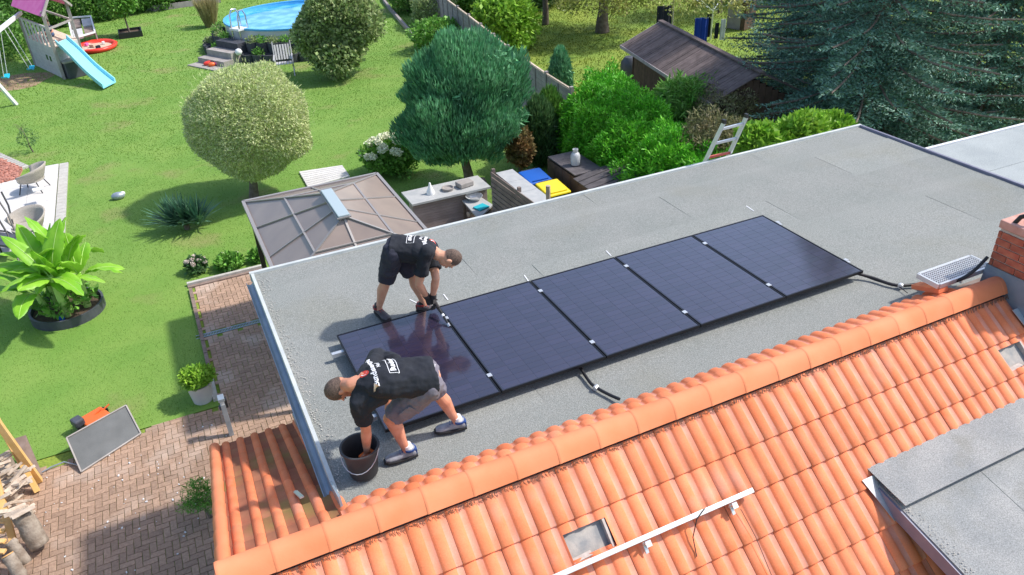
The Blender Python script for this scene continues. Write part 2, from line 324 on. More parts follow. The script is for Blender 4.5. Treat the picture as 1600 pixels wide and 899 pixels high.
for n, (x, y, h) in enumerate(pl):
    z = random.uniform(-.004, .001); tl = (random.uniform(-.01, .01), random.uniform(-.01, .01), random.uniform(-.02, .02)+(0 if h else math.pi/2))
    if n < 300: mkobj('paver', pme, M['paver'], pav, Vector((x, y, z))-po, tl)
    else:
        Mx = Matrix.Translation((x, y, z)) @ Matrix.Rotation(tl[2], 4, 'Z'); rest.add([Mx @ Vector(v) for v in pm.v], pm.f)
rest.build('paver', M['paver'], pav, kind='stuff')
# edging
kb = MB(); 
for i in range(9): kb.box((-1.49, 7.2+i*.46, .005), (.07, .44, .1))
kb.build('edging_stone', M['kerbd'], pav)
MB().box((-1.50, 7.15, .02), (.09, .75, .09)).build('edging_stone', M['kerb'], pav)
boxes('back_kerb', M['kerb'], pav, [((-.66, 11.33, .03), (1.75, .08, .10))])
boxes('back_kerb_wall', M['kerbd'], pav, [((-.66, 11.25, .0), (1.75, .09, .05))])
dr = thing('drain_channel', (-.8, 9.07, 0), 'grey slotted drain channel crossing the brick paving beside the lawn', 'drain')
boxes('grate', M['zinc'], dr, [((-.85, 9.02, -.002), (1.5, .02, .012)), ((-.85, 9.13, -.002), (1.5, .02, .012))]+[((-1.59+.03*i, 9.075, -.004), (.012, .1, .008)) for i in range(50)])
# bits of mortar and stones lying on the paving
gr = MB()
for i in range(75):
    x, y = random.uniform(-4.2, -1.3), random.uniform(3.4, 6.4); s = random.uniform(.006, .02)
    gr.box((x, y, s*.4), (s*random.uniform(.8, 2), s, s*.8), random.random()*3)
gr.build('mortar_crumbs', M['white'], kind='stuff')
# worn paths: grass blades everywhere on the lawn
def inlawn(x, y):
    xr = np.interp(y, [f[1] for f in FX], [f[0] for f in FX]); return (y > 6.7) & (x < xr-.15) & ~((x > -1.55) & (y < 11.45) & (x < .25)) & ~((x < -4.05) & (y > 14.5) & (y < 21.1)) & ~((x > .1) & (y < 9.6))
def gblades(n, x0, x1, y0, y1, h, wd, name, test, lab):
    x = rng.uniform(x0, x1, n); y = rng.uniform(y0, y1, n); k = test(x, y); x = x[k]; y = y[k]; n = len(x)
    pts = np.stack([x, y, np.full(n, -.005)], 1); d = unit(n)*.7; d[:, 2] = 1
    return pts, d, rng.uniform(.5, 1.2, n)*h, wd
def ncond(x, y):
    s = np.sin(x*.9+1)*np.sin(y*.7)+.6*np.sin(x*2.1)*np.sin(y*1.7+2)+rng.normal(size=len(x))*.8; return s > -1.2
A = []
for x0_, x1_, y0_, y1_, n_, h_, w__ in ((-10, 1, 6.5, 12, 52000, .032, .010), (-10, 11, 12, 20, 105000, .036, .014), (-11, 12, 20, 30, 85000, .045, .024), (-14, 14, 30, 56, 75000, .06, .045)): A.append(gblades(n_, x0_, x1_, y0_, y1_, h_, w__, '', lambda x, y: inlawn(x, y) & ncond(x, y), ''))
V = []; 
for p_, d_, s_, w_ in A:
    sd = np.cross(d_, unit(len(p_))); sd /= np.linalg.norm(sd, axis=1)[:, None]; d_ = d_/np.linalg.norm(d_, axis=1)[:, None]
    V.append(np.stack([p_-sd*w_/2, p_+sd*w_/2, p_+d_*s_[:, None]], 1).reshape(-1, 3))
xx = gblades(60000, 11, 32, 12, 40, .07, .045, '', lambda x, y: (x > 11+.1*(y-14)) & ~((x > 12) & (x < 17) & (y < 18)) , ''); NB = xx
V = np.concatenate(V); me = meshnp('grass', V, np.arange(len(V)).reshape(-1, 3), 3)
gb = M['grass']; ntg = gb.node_tree
for n_ in ntg.nodes:
    if n_.type == 'TEX_NOISE': n_.inputs['Scale'].default_value = .8
tag(mkobj('grass', me, gb), 'short mown grass of the sunny garden lawn', 'grass', kind='stuff')
p_, d_, s_, w_ = NB; d_ = d_/np.linalg.norm(d_, axis=1)[:, None]; sd = np.cross(d_, unit(len(p_))); sd /= np.linalg.norm(sd, axis=1)[:, None]
V = np.stack([p_-sd*w_/2, p_+sd*w_/2, p_+d_*s_[:, None]], 1).reshape(-1, 3)
tag(mkobj('grass', meshnp('grass', V, np.arange(len(V)).reshape(-1, 3), 3), leafmat('long_grass', (.115, .19, .02), (.22, .26, .035), .35, .6, .6)), 'rough yellowish grass under the fruit trees of the next garden', 'grass', kind='stuff')
# ------------------------------------------------ flat-roofed extension
EX0, EX1, EY0, EY1 = -.544, 9.665, -.62, 3.718
ext = thing('flat_roof_extension', ((EX0+EX1)/2, 2, 0), 'long single-storey extension with a grey felt flat roof carrying the solar panels', 'building')
boxes('wall', M['wall'], ext, [((EX0+.13, 1.5, RZ/2-.12), (.12, 4.15, RZ-.25)), ((4.6, EY1-.14, RZ/2-.12), (9.9, .12, RZ-.25)), ((EX1-.12, 1.5, RZ/2-.12), (.12, 4.0, RZ-.25))])
deck = boxes('roof_deck', M['felt'], ext, [(((EX0+EX1)/2, (EY0+EY1)/2, RZ-.085), (EX1-EX0, EY1-EY0, .13))])
yb = [EY0, .22, 1.20, 2.18, 3.05, EY1]; joints = [[1.52, 5.0, 8.6], [0.9, 3.9, 8.3], [2.6, 6.3], [1.9, 5.1, 8.05], [4.2, 7.3]]
for k in range(5):
    xs = [EX0]+joints[k]+[EX1]; z = RZ-.016+.003*(k % 2)
    for a, b in zip(xs, xs[1:]):
        zz = z+random.uniform(0, .002); s = MB(); s.slab([(a+.004, yb[k]-.0, zz-.012+.004), (b-.004, yb[k], zz-.008), (b-.004, yb[k+1]+.05, zz), (a+.004, yb[k+1]+.05, zz)] if k < 4 else [(a+.004, yb[k], zz-.008), (b-.004, yb[k], zz-.008), (b-.004, yb[k+1], zz), (a+.004, yb[k+1], zz)], .01)
        s.build('felt_sheet', M['felt'], deck)
boxes('edge_trim', M['edge'], ext, [((((EX0+EX1)/2), EY1+.025, RZ-.04), (EX1-EX0+.1, .05, .12)), ((EX0-.018, (EY1-.42)/2+.0, RZ-.045), (.036, EY1+.42, .11))])
boxes('edge_trim', M['fascia'], ext, [((EX1+.02, (EY1+EY0)/2, RZ-.04), (.04, EY1-EY0, .12))])
g = MB(); n = 7          # half-round gutter along the left side
for i in range(n):
    a0, a1 = math.pi+math.pi*i/n, math.pi+math.pi*(i+1)/n
    def q(a, r): return (EX0-.075+r*math.cos(a), RZ-.10+r*math.sin(a))
    p1, p2, p3, p4 = q(a0, .042), q(a1, .042), q(a1, .036), q(a0, .036)
    V = [(p[0], y, p[1]) for y in (-.45, EY1) for p in (p1, p2, p3, p4)]; g.add(V, [(0, 1, 5, 4), (1, 2, 6, 5), (2, 3, 7, 6), (3, 0, 4, 7), (0, 3, 2, 1), (4, 5, 6, 7)])
g.build('gutter', M['zinc'], ext)
# moss and grit gathered at the edge
gt = MB()
for i in range(420):
    y = random.uniform(-.3, 3.6); x = EX0+.02+abs(random.gauss(0, .05)); s = random.uniform(.003, .009)
    gt.box((x, y, RZ-.012+s*.3), (s*1.4, s, s*.7), random.random()*3)
gt.build('gutter_grit', M['kerb'], ext, kind='stuff')
ch = MB()
for a, b in [((560, 514), (567, 522)), ((693, 460), (700, 469)), ((819, 430), (826, 440)), ((947, 392), (955, 400)), ((1166, 322), (1178, 330)), ((640, 468), (652, 474))]: ch.bar(PR(*a, -.012), PR(*b, -.012), .012, .004)
ch.build('chalk_mark', M['white'], ext)
# pale flat roof of the neighbouring building at the right
nb = thing('neighbour_flat_roof', (14, 1.2, 0), 'pale grey felt flat roof of the next building at the right edge', 'building')
pr = [P(1458, 236, 3.7), P(1720, 172, 3.7), P(1900, 300, 3.7), P(1620, 300, 3.7)]
q = [(9.76, 2.75), (16, 2.62), (16, -2.6), (9.76, -2.6)]
MB().prism(q, 3.5, 3.68).build('roof_slab', M['felt2'], nb); MB().prism([(9.9, 2.6), (15.8, 2.5), (15.8, -2.5), (9.9, -2.5)], 0, 3.5).build('wall', M['wall'], nb)
for k in range(5): MB().prism([(9.76, 2.7-k*1.05), (16, 2.6-k*1.05), (16, 1.57-k*1.05), (9.76, 1.67-k*1.05)], 3.68, 3.686+.003*(k % 2)).build('felt_sheet', M['felt2'], nb)
MB().bar((9.78, 2.78, 3.67), (16, 2.65, 3.67), .05, .07).build('edge_trim', M['white'], nb)
# ------------------------------------------------ tiled house
HX0, HX1 = -1.50, 13.0; RY = -1.036; RZZ = RZ+.222; NP, FPI = R(38), R(25)
house = thing('house', (5, -1.5, 0), 'house with a bright orange clay tile roof, skylight gaps and brick chimney', 'house')
MB().prism([(HX0+.2, -3.9), (HX1, -3.9), (HX1, -.75), (HX0+.2, -.75)], 0, RZ-2.2).build('wall', M['wall'], house)
gw = MB(); xw = HX0+.2
gw.add([(xw, -3.9, 1.6), (xw, 2.1, 1.6), (xw, 2.1, RZ-1.40), (xw, RY, RZZ-.14), (xw, -3.9, RZZ-.14-2.86*math.tan(NP)), (xw+.1, -3.9, 1.6), (xw+.1, 2.1, 1.6), (xw+.1, 2.1, RZ-1.40), (xw+.1, RY, RZZ-.14), (xw+.1, -3.9, RZZ-.14-2.86*math.tan(NP))], [(0, 1, 2, 3, 4), (9, 8, 7, 6, 5)]+[(i, i+5, (i+1) % 5+5, (i+1) % 5) for i in range(5)])
gw.build('gable_wall', M['wall'], house)
MB().prism([(xw, 2.0), (EX0+.06, 2.0), (EX0+.06, 2.1), (xw, 2.1)], 0, RZ-1.42).build('wall', M['wall'], house)
tr = MB()
def nslope(x, s, h=0): return Vector((x, RY-s*math.cos(NP)-h*math.sin(NP), RZZ-s*math.sin(NP)+h*math.cos(NP)))
def fslope(x, s, h=0): return Vector((x, RY+s*math.cos(FPI)+h*math.sin(FPI), RZZ-s*math.sin(FPI)+h*math.cos(FPI)))
TW = .3253
roof = thing('tiled_roof', (0, 0, 0), None, None); roof.parent = house; roof.location = Vector((5, RY, RZZ))-house.location; del roof
roof = [o for o in house.children if o.name.startswith('tiled_roof')][0]
def cells(x0, x1, s0, s1, fn, holes):       # underlay with the hole positions left open
    xs = sorted({x0, x1, *[v for h in holes for v in h[:2]]}); ss = sorted({s0, s1, *[v for h in holes for v in h[2:]]}); mb = MB()
    for a, b in zip(xs, xs[1:]):
        for c, d in zip(ss, ss[1:]):
            if any(h[0] <= (a+b)/2 <= h[1] and h[2] <= (c+d)/2 <= h[3] for h in holes): continue
            mb.slab([fn(a, c, -.035), fn(b, c, -.035), fn(b, d, -.035), fn(a, d, -.035)], .03)
    return mb
cells(HX0+.03, HX1, 0, 3.6, nslope, []).build('underlay', M['kerbd'], roof)
cells(HX0+.03, EX0, 0, 3.66, fslope, []).build('underlay', M['kerbd'], roof)
MB().slab([fslope(EX0, 0, -.035), fslope(HX1, 0, -.035), fslope(HX1, .5, -.035), fslope(EX0, .5, -.035)], .03).build('underlay', M['kerbd'], roof)
def tilemesh(w, L=.43, waves=2, rw=.106, rh=.020):
    p = .16265; xs = []; zs = []
    for k in range(waves):
        for u in (0, .09*rw, .24*rw, .42*rw, .6*rw, .78*rw, .91*rw, rw, rw+.022, .158): xs.append(k*p+u); zs.append(rh*math.sin(math.pi*u/rw)**.65 if 0 < u < rw*.99 else (0 if u == 0 else -.002 if u < rw+.01 else -.003))
    xs.append(waves*p-.002); zs.append(-.002)
    n = len(xs); V = []; 
    rows = [(0, .002), (.001, .020), (.010, .026), (L*.5, .011), (L, -.005)]
    for y, dz in rows: V += [(x, y, z*(.9 if y == 0 else 1)+dz) for x, z in zip(xs, zs)]
    F = [(r*n+i, r*n+i+1, (r+1)*n+i+1, (r+1)*n+i) for r in range(len(rows)-1) for i in range(n-1)]
    me = bpy.data.meshes.new('roof_tile'); me.from_pydata(V, [], F); me.update(); me.polygons.foreach_set('use_smooth', [True]*len(F)); me.set_sharp_from_angle(angle=R(50)); me.materials.append(M['tile']); me.materials.append(M['pan']); idx = [1 if (i % (n-1)) % 10 >= 7 and i // (n-1) > 0 else 0 for i in range(len(F))]; me.polygons.foreach_set('material_index', idx); return me, V, F, idx
tme, tV, tF, tI = tilemesh(TW); tshort = tilemesh(TW, L=.20, rw=.125, rh=.02)[0]; tstrip = tilemesh(TW, rw=.125, rh=.02)[0]; tfar = tilemesh(TW, rw=.085, rh=.026)[0]; tfar.materials[1] = M['panm']; ro = wloc(roof); CL = .36; cnt = 0; rest = MB()
# one mesh datum per half and whole tile, so cut tiles at the openings keep their shape
MN = Matrix.Rotation(NP, 4, 'X'); MF = Matrix.Rotation(math.pi, 4, 'Z') @ Matrix.Rotation(FPI, 4, 'X')
HOLES = [(0, (.955, 1.345), (.64, .875)), (1, (6.10, 6.44), (.62, .86))]
def cut(me_V, F, x, s1, hole):
    return None
for c in range(9):
    s_nose = .56+CL*c
    for i in range(45):
        x = HX0+.0+i*TW
        if x+TW > HX1: break
        if x+.05 > 4.4 and s_nose > 1.30: continue
        if x > 6.6 and c == 0: continue
        if 6.3 < x < 7.6 and c < 3 and x > 6.7: continue
        j = random.uniform(-.002, .002); pos = nslope(x, s_nose+random.uniform(-.003, .003), random.uniform(0, .003))
        if c == 0: pos = nslope(x, s_nose, 0)
        hole = None
        for hid, (a, b), (p0, p1) in HOLES:
            if x < b and x+TW > a and c == 1: hole = (a, b, p0, p1)
        if hole:     # cut this tile round the opening, row by row
            V = []; F = []; a, b, p0, p1 = hole; bmx = bmesh.new(); bmx.from_mesh(tme)
            for co, no in (((a-x, 0, 0), (1, 0, 0)), ((b-x, 0, 0), (1, 0, 0)), ((0, s_nose-p0, 0), (0, 1, 0)), ((0, s_nose-p1, 0), (0, 1, 0))):
                bmesh.ops.bisect_plane(bmx, geom=bmx.verts[:]+bmx.edges[:]+bmx.faces[:], plane_co=co, plane_no=no, dist=1e-5)
            dele = [f for f in bmx.faces if a-x < f.calc_center_median().x < b-x and s_nose-p1 < f.calc_center_median().y < s_nose-p0]
            bmesh.ops.delete(bmx, geom=dele, context='FACES'); hm = bpy.data.meshes.new('roof_tile'); bmx.to_mesh(hm); bmx.free(); [hm.materials.append(q_) for q_ in (M['tile'], M['pan']) if len(hm.materials) < 2]
            mkobj('roof_tile', hm, M['tile'], roof, pos-ro, (NP, 0, j)); cnt += 1; continue
        if c < 5 and x < 7.0 and cnt < 190:
            mkobj('roof_tile', tme, M['tile'], roof, pos-ro, (NP+random.uniform(-.004, .004), 0, j)); cnt += 1
        else:
            Mx = Matrix.Translation(pos) @ MN; rest.add([Mx @ Vector(v) for v in tV], tF)
for c in range(10):
    s_nose = .36*(c+1)+.06
    for i in range(45):
        x = HX0+(i+1)*TW
        if x > EX0+.02 and c > 0: break
        if x > 6.5: break
        if c == 0 and x > EX0+.02: s_ = .47
        else: s_ = s_nose
        pos = fslope(x, s_, 0); mkobj('roof_tile', tfar if x < EX0+.02 else tstrip, M['tile'], roof, pos-ro, (FPI, 0, math.pi)); cnt += 1
        if x > EX0+.02:      # short second step of cut tiles under the ridge
            pos = fslope(x-.08, .27, .026); mkobj('roof_tile', tshort, M['tile'], roof, pos-ro, (FPI-.03, 0, math.pi)); cnt += 1
ro_ = rest.build('roof_tile', M['tile'], roof, smooth=True, kind='stuff'); ro_.data.materials.append(M['pan']); ro_.data.polygons.foreach_set('material_index', (tI*(len(rest.f)//len(tF)))[:len(rest.f)])
print('tiles', cnt, len(rest.f))
# verge tiles on the gable edges
vb = MB()
for c in range(10): a = fslope(HX0, c*.36, .02); b = fslope(HX0, c*.36+.37, .03); vb.tube([a, b], [.052, .060], 10)
vb.build('verge_tile', M['ridge'], roof, smooth=True)
vb = MB()
for c in range(10): a = nslope(HX0, c*.36, .02); b = nslope(HX0, c*.36+.37, .03); vb.tube([a, b], [.052, .060], 10)
vb.build('verge_tile', M['ridge'], roof, smooth=True)
# ridge caps
x = HX0-.05; k = 0
while x < 6.62:
    V = []; N_ = 12; rows = [(0, 1.01), (.005, 1.035), (.026, 1.032), (.030, 1.012), (.40, 1.0)]
    for xx, r in rows:
        for i in range(N_+1):
            q_ = -1+2*i/N_; V.append((xx, r*.128*q_, .078*r*(1-abs(q_)**2.3)+(-.052 if q_ < 0 else -.022)*abs(q_)**2.0))
    n = N_+1; F = [(r*n+i, r*n+i+1, (r+1)*n+i+1, (r+1)*n+i) for r in range(len(rows)-1) for i in range(N_)]
    me = bpy.data.meshes.get('ridge_tile_mesh')
    if not me:
        me = bpy.data.meshes.new('ridge_tile_mesh'); me.from_pydata(V, [], F); me.update(); me.polygons.foreach_set('use_smooth', [True]*len(F)); me.set_sharp_from_angle(angle=R(50))
    mkobj('ridge_tile', me, M['ridge'], roof, Vector((x, RY, RZZ+.022))-ro, (0, 0, random.uniform(-.003, .003))); x += .385; k += 1
def disk(c, r, rz): 
    mb = MB(); mb.add([(c[0], c[1]-r*math.cos(math.pi*i/12), c[2]+rz*math.sin(math.pi*i/12)) for i in range(13)]+[(c[0]+.02, c[1]-r*math.cos(math.pi*i/12), c[2]+rz*math.sin(math.pi*i/12)) for i in range(13)], [tuple(range(13)), tuple(range(13, 26))[::-1]]+[(i, 13+i, 14+i, i+1) for i in range(12)]); return mb
disk((HX0-.055, RY, RZZ-.035), .130, .125).build('ridge_end_cap', M['ridge'], roof); disk((6.64, RY, RZZ-.035), .125, .12).build('ridge_end_cap', M['ridge'], roof)
cb = MB(); x = HX0
while x < 6.6:
    a = nslope(x, .135, .045); b = nslope(x+random.uniform(-.004, .004), .155+random.uniform(0, .025), .030); cb.bar(a, b, .005, .003); x += random.choice((.011, .012, .013, .03))
cb.build('ridge_comb', M['comb'], roof, kind='stuff'); MB().bar(nslope(HX0, .08, .0), nslope(6.6, .08, .0), .02, .05).build('ridge_seal', M['ridge'], roof)
# openings where a tile is missing
for nm, a, b, p0, p1 in (('a', .955, 1.345, .64, .875), ('b', 6.10, 6.44, .62, .86)):
    v = MB(); v.slab([nslope(a-.02, p0-.02, -.030), nslope(b+.02, p0-.02, -.030), nslope(b+.02, p1+.02, -.030), nslope(a-.02, p1+.02, -.030)], .004).build('underlay_board', M['soot'], roof)
    MB().bar(nslope(a, p1-.01, -.01), nslope(a+.18, p1-.02, -.01), .05, .03).build('mortar_lump', M['mortar'], roof); v = MB(); v.bar(nslope(b-.02, p0, -.01), nslope(b-.02, p1, -.01), .022, .06); v.build('cut_tile_edge', M['mortar'], roof)
# eave gutter of the far slope
g = MB()
for i in range(7):
    a0, a1 = math.pi+math.pi*i/7, math.pi+math.pi*(i+1)/7; c = fslope(0, 3.72, -.05)
    def q(a, r): return (c.y+r*math.cos(a), c.z+r*math.sin(a))
    p1, p2, p3, p4 = q(a0, .062), q(a1, .062), q(a1, .055), q(a0, .055)
    V = [(x, p[0], p[1]) for x in (HX0-.03, EX0+.02) for p in (p1, p2, p3, p4)]; g.add(V, [(0, 4, 5, 1), (1, 5, 6, 2), (2, 6, 7, 3), (3, 7, 4, 0), (0, 1, 2, 3), (4, 7, 6, 5)])
g.build('eave_gutter', M['zinc'], house)
MB().bar(fslope(EX0-.03, .35, .06), fslope(EX0-.03, 3.66, .06), .02, .14).build('side_flashing', M['zinc'], house)
cl = MB(); a = fslope(-.86, 1.05, .06); cl.bar(a, fslope(-.83, .80, .075), .035, .012); cl.bar(a, a-Vector((0, 0, .05)), .03, .01); cl.build('roof_hook', M['alu'], house)
# dormer with its own flat felt roof
DX = 3.90; dl = nslope(0, 1.28, .03)
dorm = thing('felt_dormer', (0, 0, 0), None, None); dorm.parent = house; dorm.location = Vector((6, -2.8, RZ-.6))-house.location
yd0, zd0 = dl.y, dl.z+.02; yd1, zd1 = -4.6, dl.z-.50
MB().slab([(DX, yd0, zd0), (11, yd0, zd0), (11, yd1, zd1), (DX, yd1, zd1)], .09).build('dormer_roof', M['felt3'], dorm)
def dz(y): return zd0+(y-yd0)/(yd1-yd0)*(zd1-zd0)
for y0, y1, xs in ((yd0-.0, -2.35, [3.9, 6.0, 11]), (-2.35, -3.35, [3.9, 4.9, 8, 11]), (-3.35, -4.4, [3.9, 6.6, 11])):
    for a, b in zip(xs, xs[1:]): MB().slab([(a+.003, y0+.02, dz(y0)+.010), (b-.003, y0+.02, dz(y0)+.010), (b-.003, y1, dz(y1)+.014), (a+.003, y1, dz(y1)+.014)], .01).build('felt_sheet', M['felt3'], dorm)
MB().slab([(DX-.0, yd0+.12, zd0+.075), (11, yd0+.12, zd0+.075), (11, yd0-.32, zd0+.012), (DX-.0, yd0-.32, zd0+.012)], .006).build('felt_upstand', M['felt3'], dorm)
MB().prism([(DX+.42, yd0-.1), (DX+.48, yd0-.1), (DX+.48, yd1), (DX+.42, yd1)], RZ-3.0, dz(yd1)-.04).build('cheek_wall', M['anth'], dorm)
fb = MB(); fb.slab([(DX-.02, yd0-.05, dz(yd0-.05)-.005), (DX+.03, yd0-.05, dz(yd0-.05)-.005), (DX+.03, yd1, zd1-.005), (DX-.02, yd1, zd1-.005)], .13); fb.build('fascia', M['fascia'], dorm)
MB().slab([nslope(DX-.13, 1.20, .055), nslope(DX+.02, 1.20, .055), nslope(DX+.02, 1.62, .055), nslope(DX-.02, 1.62, .055)], .006).build('flashing', M['alu'], dorm)
gt = MB()
for i in range(300):
    y = random.uniform(-3.6, yd0-.05); s = random.uniform(.002, .007); gt.box((DX+.02+abs(random.gauss(0, .05)), y, dz(y)+.018), (s*1.5, s, s), random.random()*3)
gt.build('edge_grit', M['kerb'], dorm, kind='stuff')
# chimney
CX0, CX1, CY0, CY1 = 6.62, 7.35, -1.52, -.86; CT = RZ+.93
chim = thing('chimney', (0, 0, 0), None, None); chim.parent = house; chim.location = Vector(((CX0+CX1)/2, (CY0+CY1)/2, RZ))-house.location
MB().prism([(CX0+.008, CY0+.008), (CX1-.008, CY0+.008), (CX1-.008, CY1-.008), (CX0+.008, CY1-.008)], RZ-.3, CT-.1).build('mortar_core', M['mortar'], chim)
bh, bl, bw = .071, .24, .115
bme = {}
def brick(c, d):
    k = tuple(round(v, 3) for v in d)
    if k not in bme: bme[k] = MB().box((0, 0, 0), d).mesh('brick')
    mkobj('brick', bme[k], M['brick'], chim, Vector(c)-wloc(chim))
z = RZ+.40; row = 0
while z+bh < CT-.09:
    off = 0 if row % 2 else -.125; y = CY0+off
    while y < CY1-.02:
        a, b = max(y, CY0), min(y+bl, CY1)
        if b-a > .03: brick((CX0+.02, (a+b)/2, z+bh/2), (.05, b-a-.001, bh)); brick((CX1-.02, (a+b)/2, z+bh/2), (.05, b-a-.001, bh))
        y += .25
    x = CX0+.051+off
    while x < CX1-.06:
        a, b = max(x, CX0+.051), min(x+bl, CX1-.051)
        if b-a > .03: brick(((a+b)/2, CY0+.02, z+bh/2), (b-a, .05, bh)); brick(((a+b)/2, CY1-.02, z+bh/2), (b-a, .05, bh))
        x += .25
    z += .083; row += 1
boxes('chimney_cap', M['brickcap'], chim, [(((CX0+CX1)/2, (CY0+CY1)/2, CT-.045), (CX1-CX0+.03, CY1-CY0+.03, .09))], bevel=.01)
boxes('flue', M['white'], chim, [(((CX0+CX1)/2+.1, (CY0+CY1)/2-.05, CT+.02), (.4, .35, .06))])
f = MB(); f.add([(CX0-.03, CY0-.03, RZ-.25), (CX0-.03, CY1+.03, RZ-.1), (CX0-.015, CY1+.015, RZ+.40), (CX0-.015, CY0-.015, RZ+.40), (CX1, CY0-.03, RZ-.25), (CX1, CY0-.015, RZ+.40), (CX1, CY1+.03, RZ-.1), (CX1, CY1+.015, RZ+.40)], [(1, 0, 3, 2), (0, 4, 5, 3), (6, 1, 2, 7)])
f.build('lead_flashing', M['lead'], chim)
f = MB(); f.slab([nslope(CX0-.10, .30, .06), nslope(CX1+.3, .30, .06), nslope(CX1+.3, .78, .07), nslope(CX0-.16+.12, .78, .07)], .008); f.build('apron_flashing', M['alu'], chim)
hs = thing('roof_hose', (6.7, -1.2, CT), 'black flexible hose looping over the top of the brick chimney', 'hose')
MB().tube([(CX0+.05, CY1-.10, CT-.01), (CX0+.07, CY1-.13, CT+.07), (CX0+.10, CY1-.20, CT+.12), (CX0+.16, CY1-.32, CT+.12), (CX0+.24, CY1-.44, CT+.06), (CX0+.3, CY1-.5, CT)], .024, 10).build('hose_pipe', M['rubber'], hs, smooth=True)
# metal grating step beside the chimney
st = thing('roof_step', (6.2, -.85, RZ+.2), 'galvanised grating step mounted on the tiles left of the chimney', 'roof step')
a, b, c, d = PR(1454, 423, .24), PR(1478, 444, .24), PR(1535, 416, .24), PR(1556, 386, .24)
GX, GY, GZ, L_ = 5.96, -.56, RZ+.30, .80
g = MB()
for i in range(9): g.bar((GX, GY-.030*i, GZ), (GX+L_, GY-.030*i, GZ), .010, .020)
for i in range(28): g.bar((GX+L_*i/27, GY, GZ+.002), (GX+L_*i/27, GY-.24, GZ+.002), .008, .016)
g.build('grating', M['alu'], st, kind='stuff')
for p_, q_ in (((GX-.02, GY+.015), (GX-.02, GY-.255)), ((GX+L_+.02, GY+.015), (GX+L_+.02, GY-.255)), ((GX, GY+.015), (GX+L_, GY+.015)), ((GX, GY-.255), (GX+L_, GY-.255))): MB().bar((*p_, GZ-.015), (*q_, GZ-.015), .02, .055).build('step_frame', M['alu'], st)
for x_ in (GX+.12, GX+L_-.12): MB().bar((x_, GY-.03, GZ-.03), (x_, GY-.05, GZ-.28), .03, .02).build('bracket', M['alu'], st)
MB().slab([(5.95, -.50, RZ+.14), (5.95, -.82, RZ+.25), (6.09, -.82, RZ+.25), (6.09, -.50, RZ+.14)], .05).build('base_tile', M['ridge'], st)
# mounting rail lying across the tiles
rl = thing('mounting_rail', nslope(1.6, 1.0), 'long bright aluminium rail fixed on hooks across the near orange tiles', 'rail')
A_ = P(822, 903, nslope(0, .86).z+.08); ra = nslope(.50, .90, .11); rb = nslope(2.66, .90, .11)
MB().bar(ra, rb, .042, .04, up=(0, -math.sin(NP), math.cos(NP))).build('rail_bar', M['alu'], rl, bevel=.004)
for x in (.2+.55, 1.55, 2.42):
    h = MB(); h.bar(nslope(x, .93, .085), nslope(x+.005, 1.02, .06), .03, .012); h.bar(nslope(x+.03, .955, .10), nslope(x+.03, .955, .05), .05, .05); h.tube([nslope(x, .95, .05), nslope(x, .95, .13)], .012, 8); h.build('hook', M['alu'], rl)
MB().tube([nslope(2.15, .88, .14), nslope(2.05, .93, .13), nslope(1.98, 1.05, .07), nslope(1.96, 1.16, .05), nslope(1.95, 1.20, .05)], .005, 6).build('loose_wire', M['rubber'], rl)
MB().tube([nslope(2.5, 1.0, .07), nslope(2.52, 1.25, .065), nslope(2.50, 1.6, .065), nslope(2.54, 2.1, .065)], .0035, 5).build('thin_wire', M['comb'], rl)
# ------------------------------------------------ solar panels
PH = RZ+.12; W_ = 1.155; LL = 1.695; pw = 1.143
ords = ['leftmost of the row, between both workers', 'second from the left', 'middle panel of the row of five', 'fourth panel from the left in the row', 'last one, nearest the chimney']
cw, chh = (pw-.05)/6, (LL-.05)/20
cme = MB().box((0, 0, 0), (cw-.0025, chh-.0022, .0008)).mesh('solar_cell')
for i in range(5):
    x0 = i*W_+.006; t = thing('solar_panel', (x0+pw/2, LL/2, RZ), 'black solar panel on the felt roof, '+ords[i], 'solar panel', 'solar panels laid in a row')
    b = MB(); z = PH-.016
    b.box((x0+pw/2, .006, z), (pw, .012, .032)); b.box((x0+pw/2, LL-.006, z), (pw, .012, .032)); b.box((x0+.006, LL/2, z), (.012, LL-.024, .032)); b.box((x0+pw-.006, LL/2, z), (.012, LL-.024, .032)); b.build('frame', M['frame'], t)
    MB().box((x0+pw/2, LL/2, PH-.009), (pw-.024, LL-.024, .008)).build('backsheet', M['back'], t)
    for a in range(6):
        for k in range(20): mkobj('solar_cell', cme, M['cell'], t, Vector((x0+.025+cw*(a+.5), .025+chh*(k+.5), PH-.0045))-t.location)
RYs = (.28, 1.43)
for y in RYs:
    r = thing('panel_rail', (2.9, y, RZ), 'aluminium rail under the panels, '+('the one nearer the tiled roof' if y < 1 else 'the one farther from the tiled roof'), 'rail', 'rails under the solar panels')
    MB().bar((-.12, y, PH-.055), (5.85, y, PH-.055), .045, .045).build('rail_bar', M['alu'], r)
    f = MB()
    for k in range(8): f.box((.1+k*.79, y, RZ+.018), (.12, .2, .05))
    f.build('rail_foot', M['rubber'], r)
    for k in range(1, 6): MB().box((k*W_ if k < 5 else 5*W_+.012, y, PH+.003), (.045, .05, .008)).build('clamp', M['alu'], r)
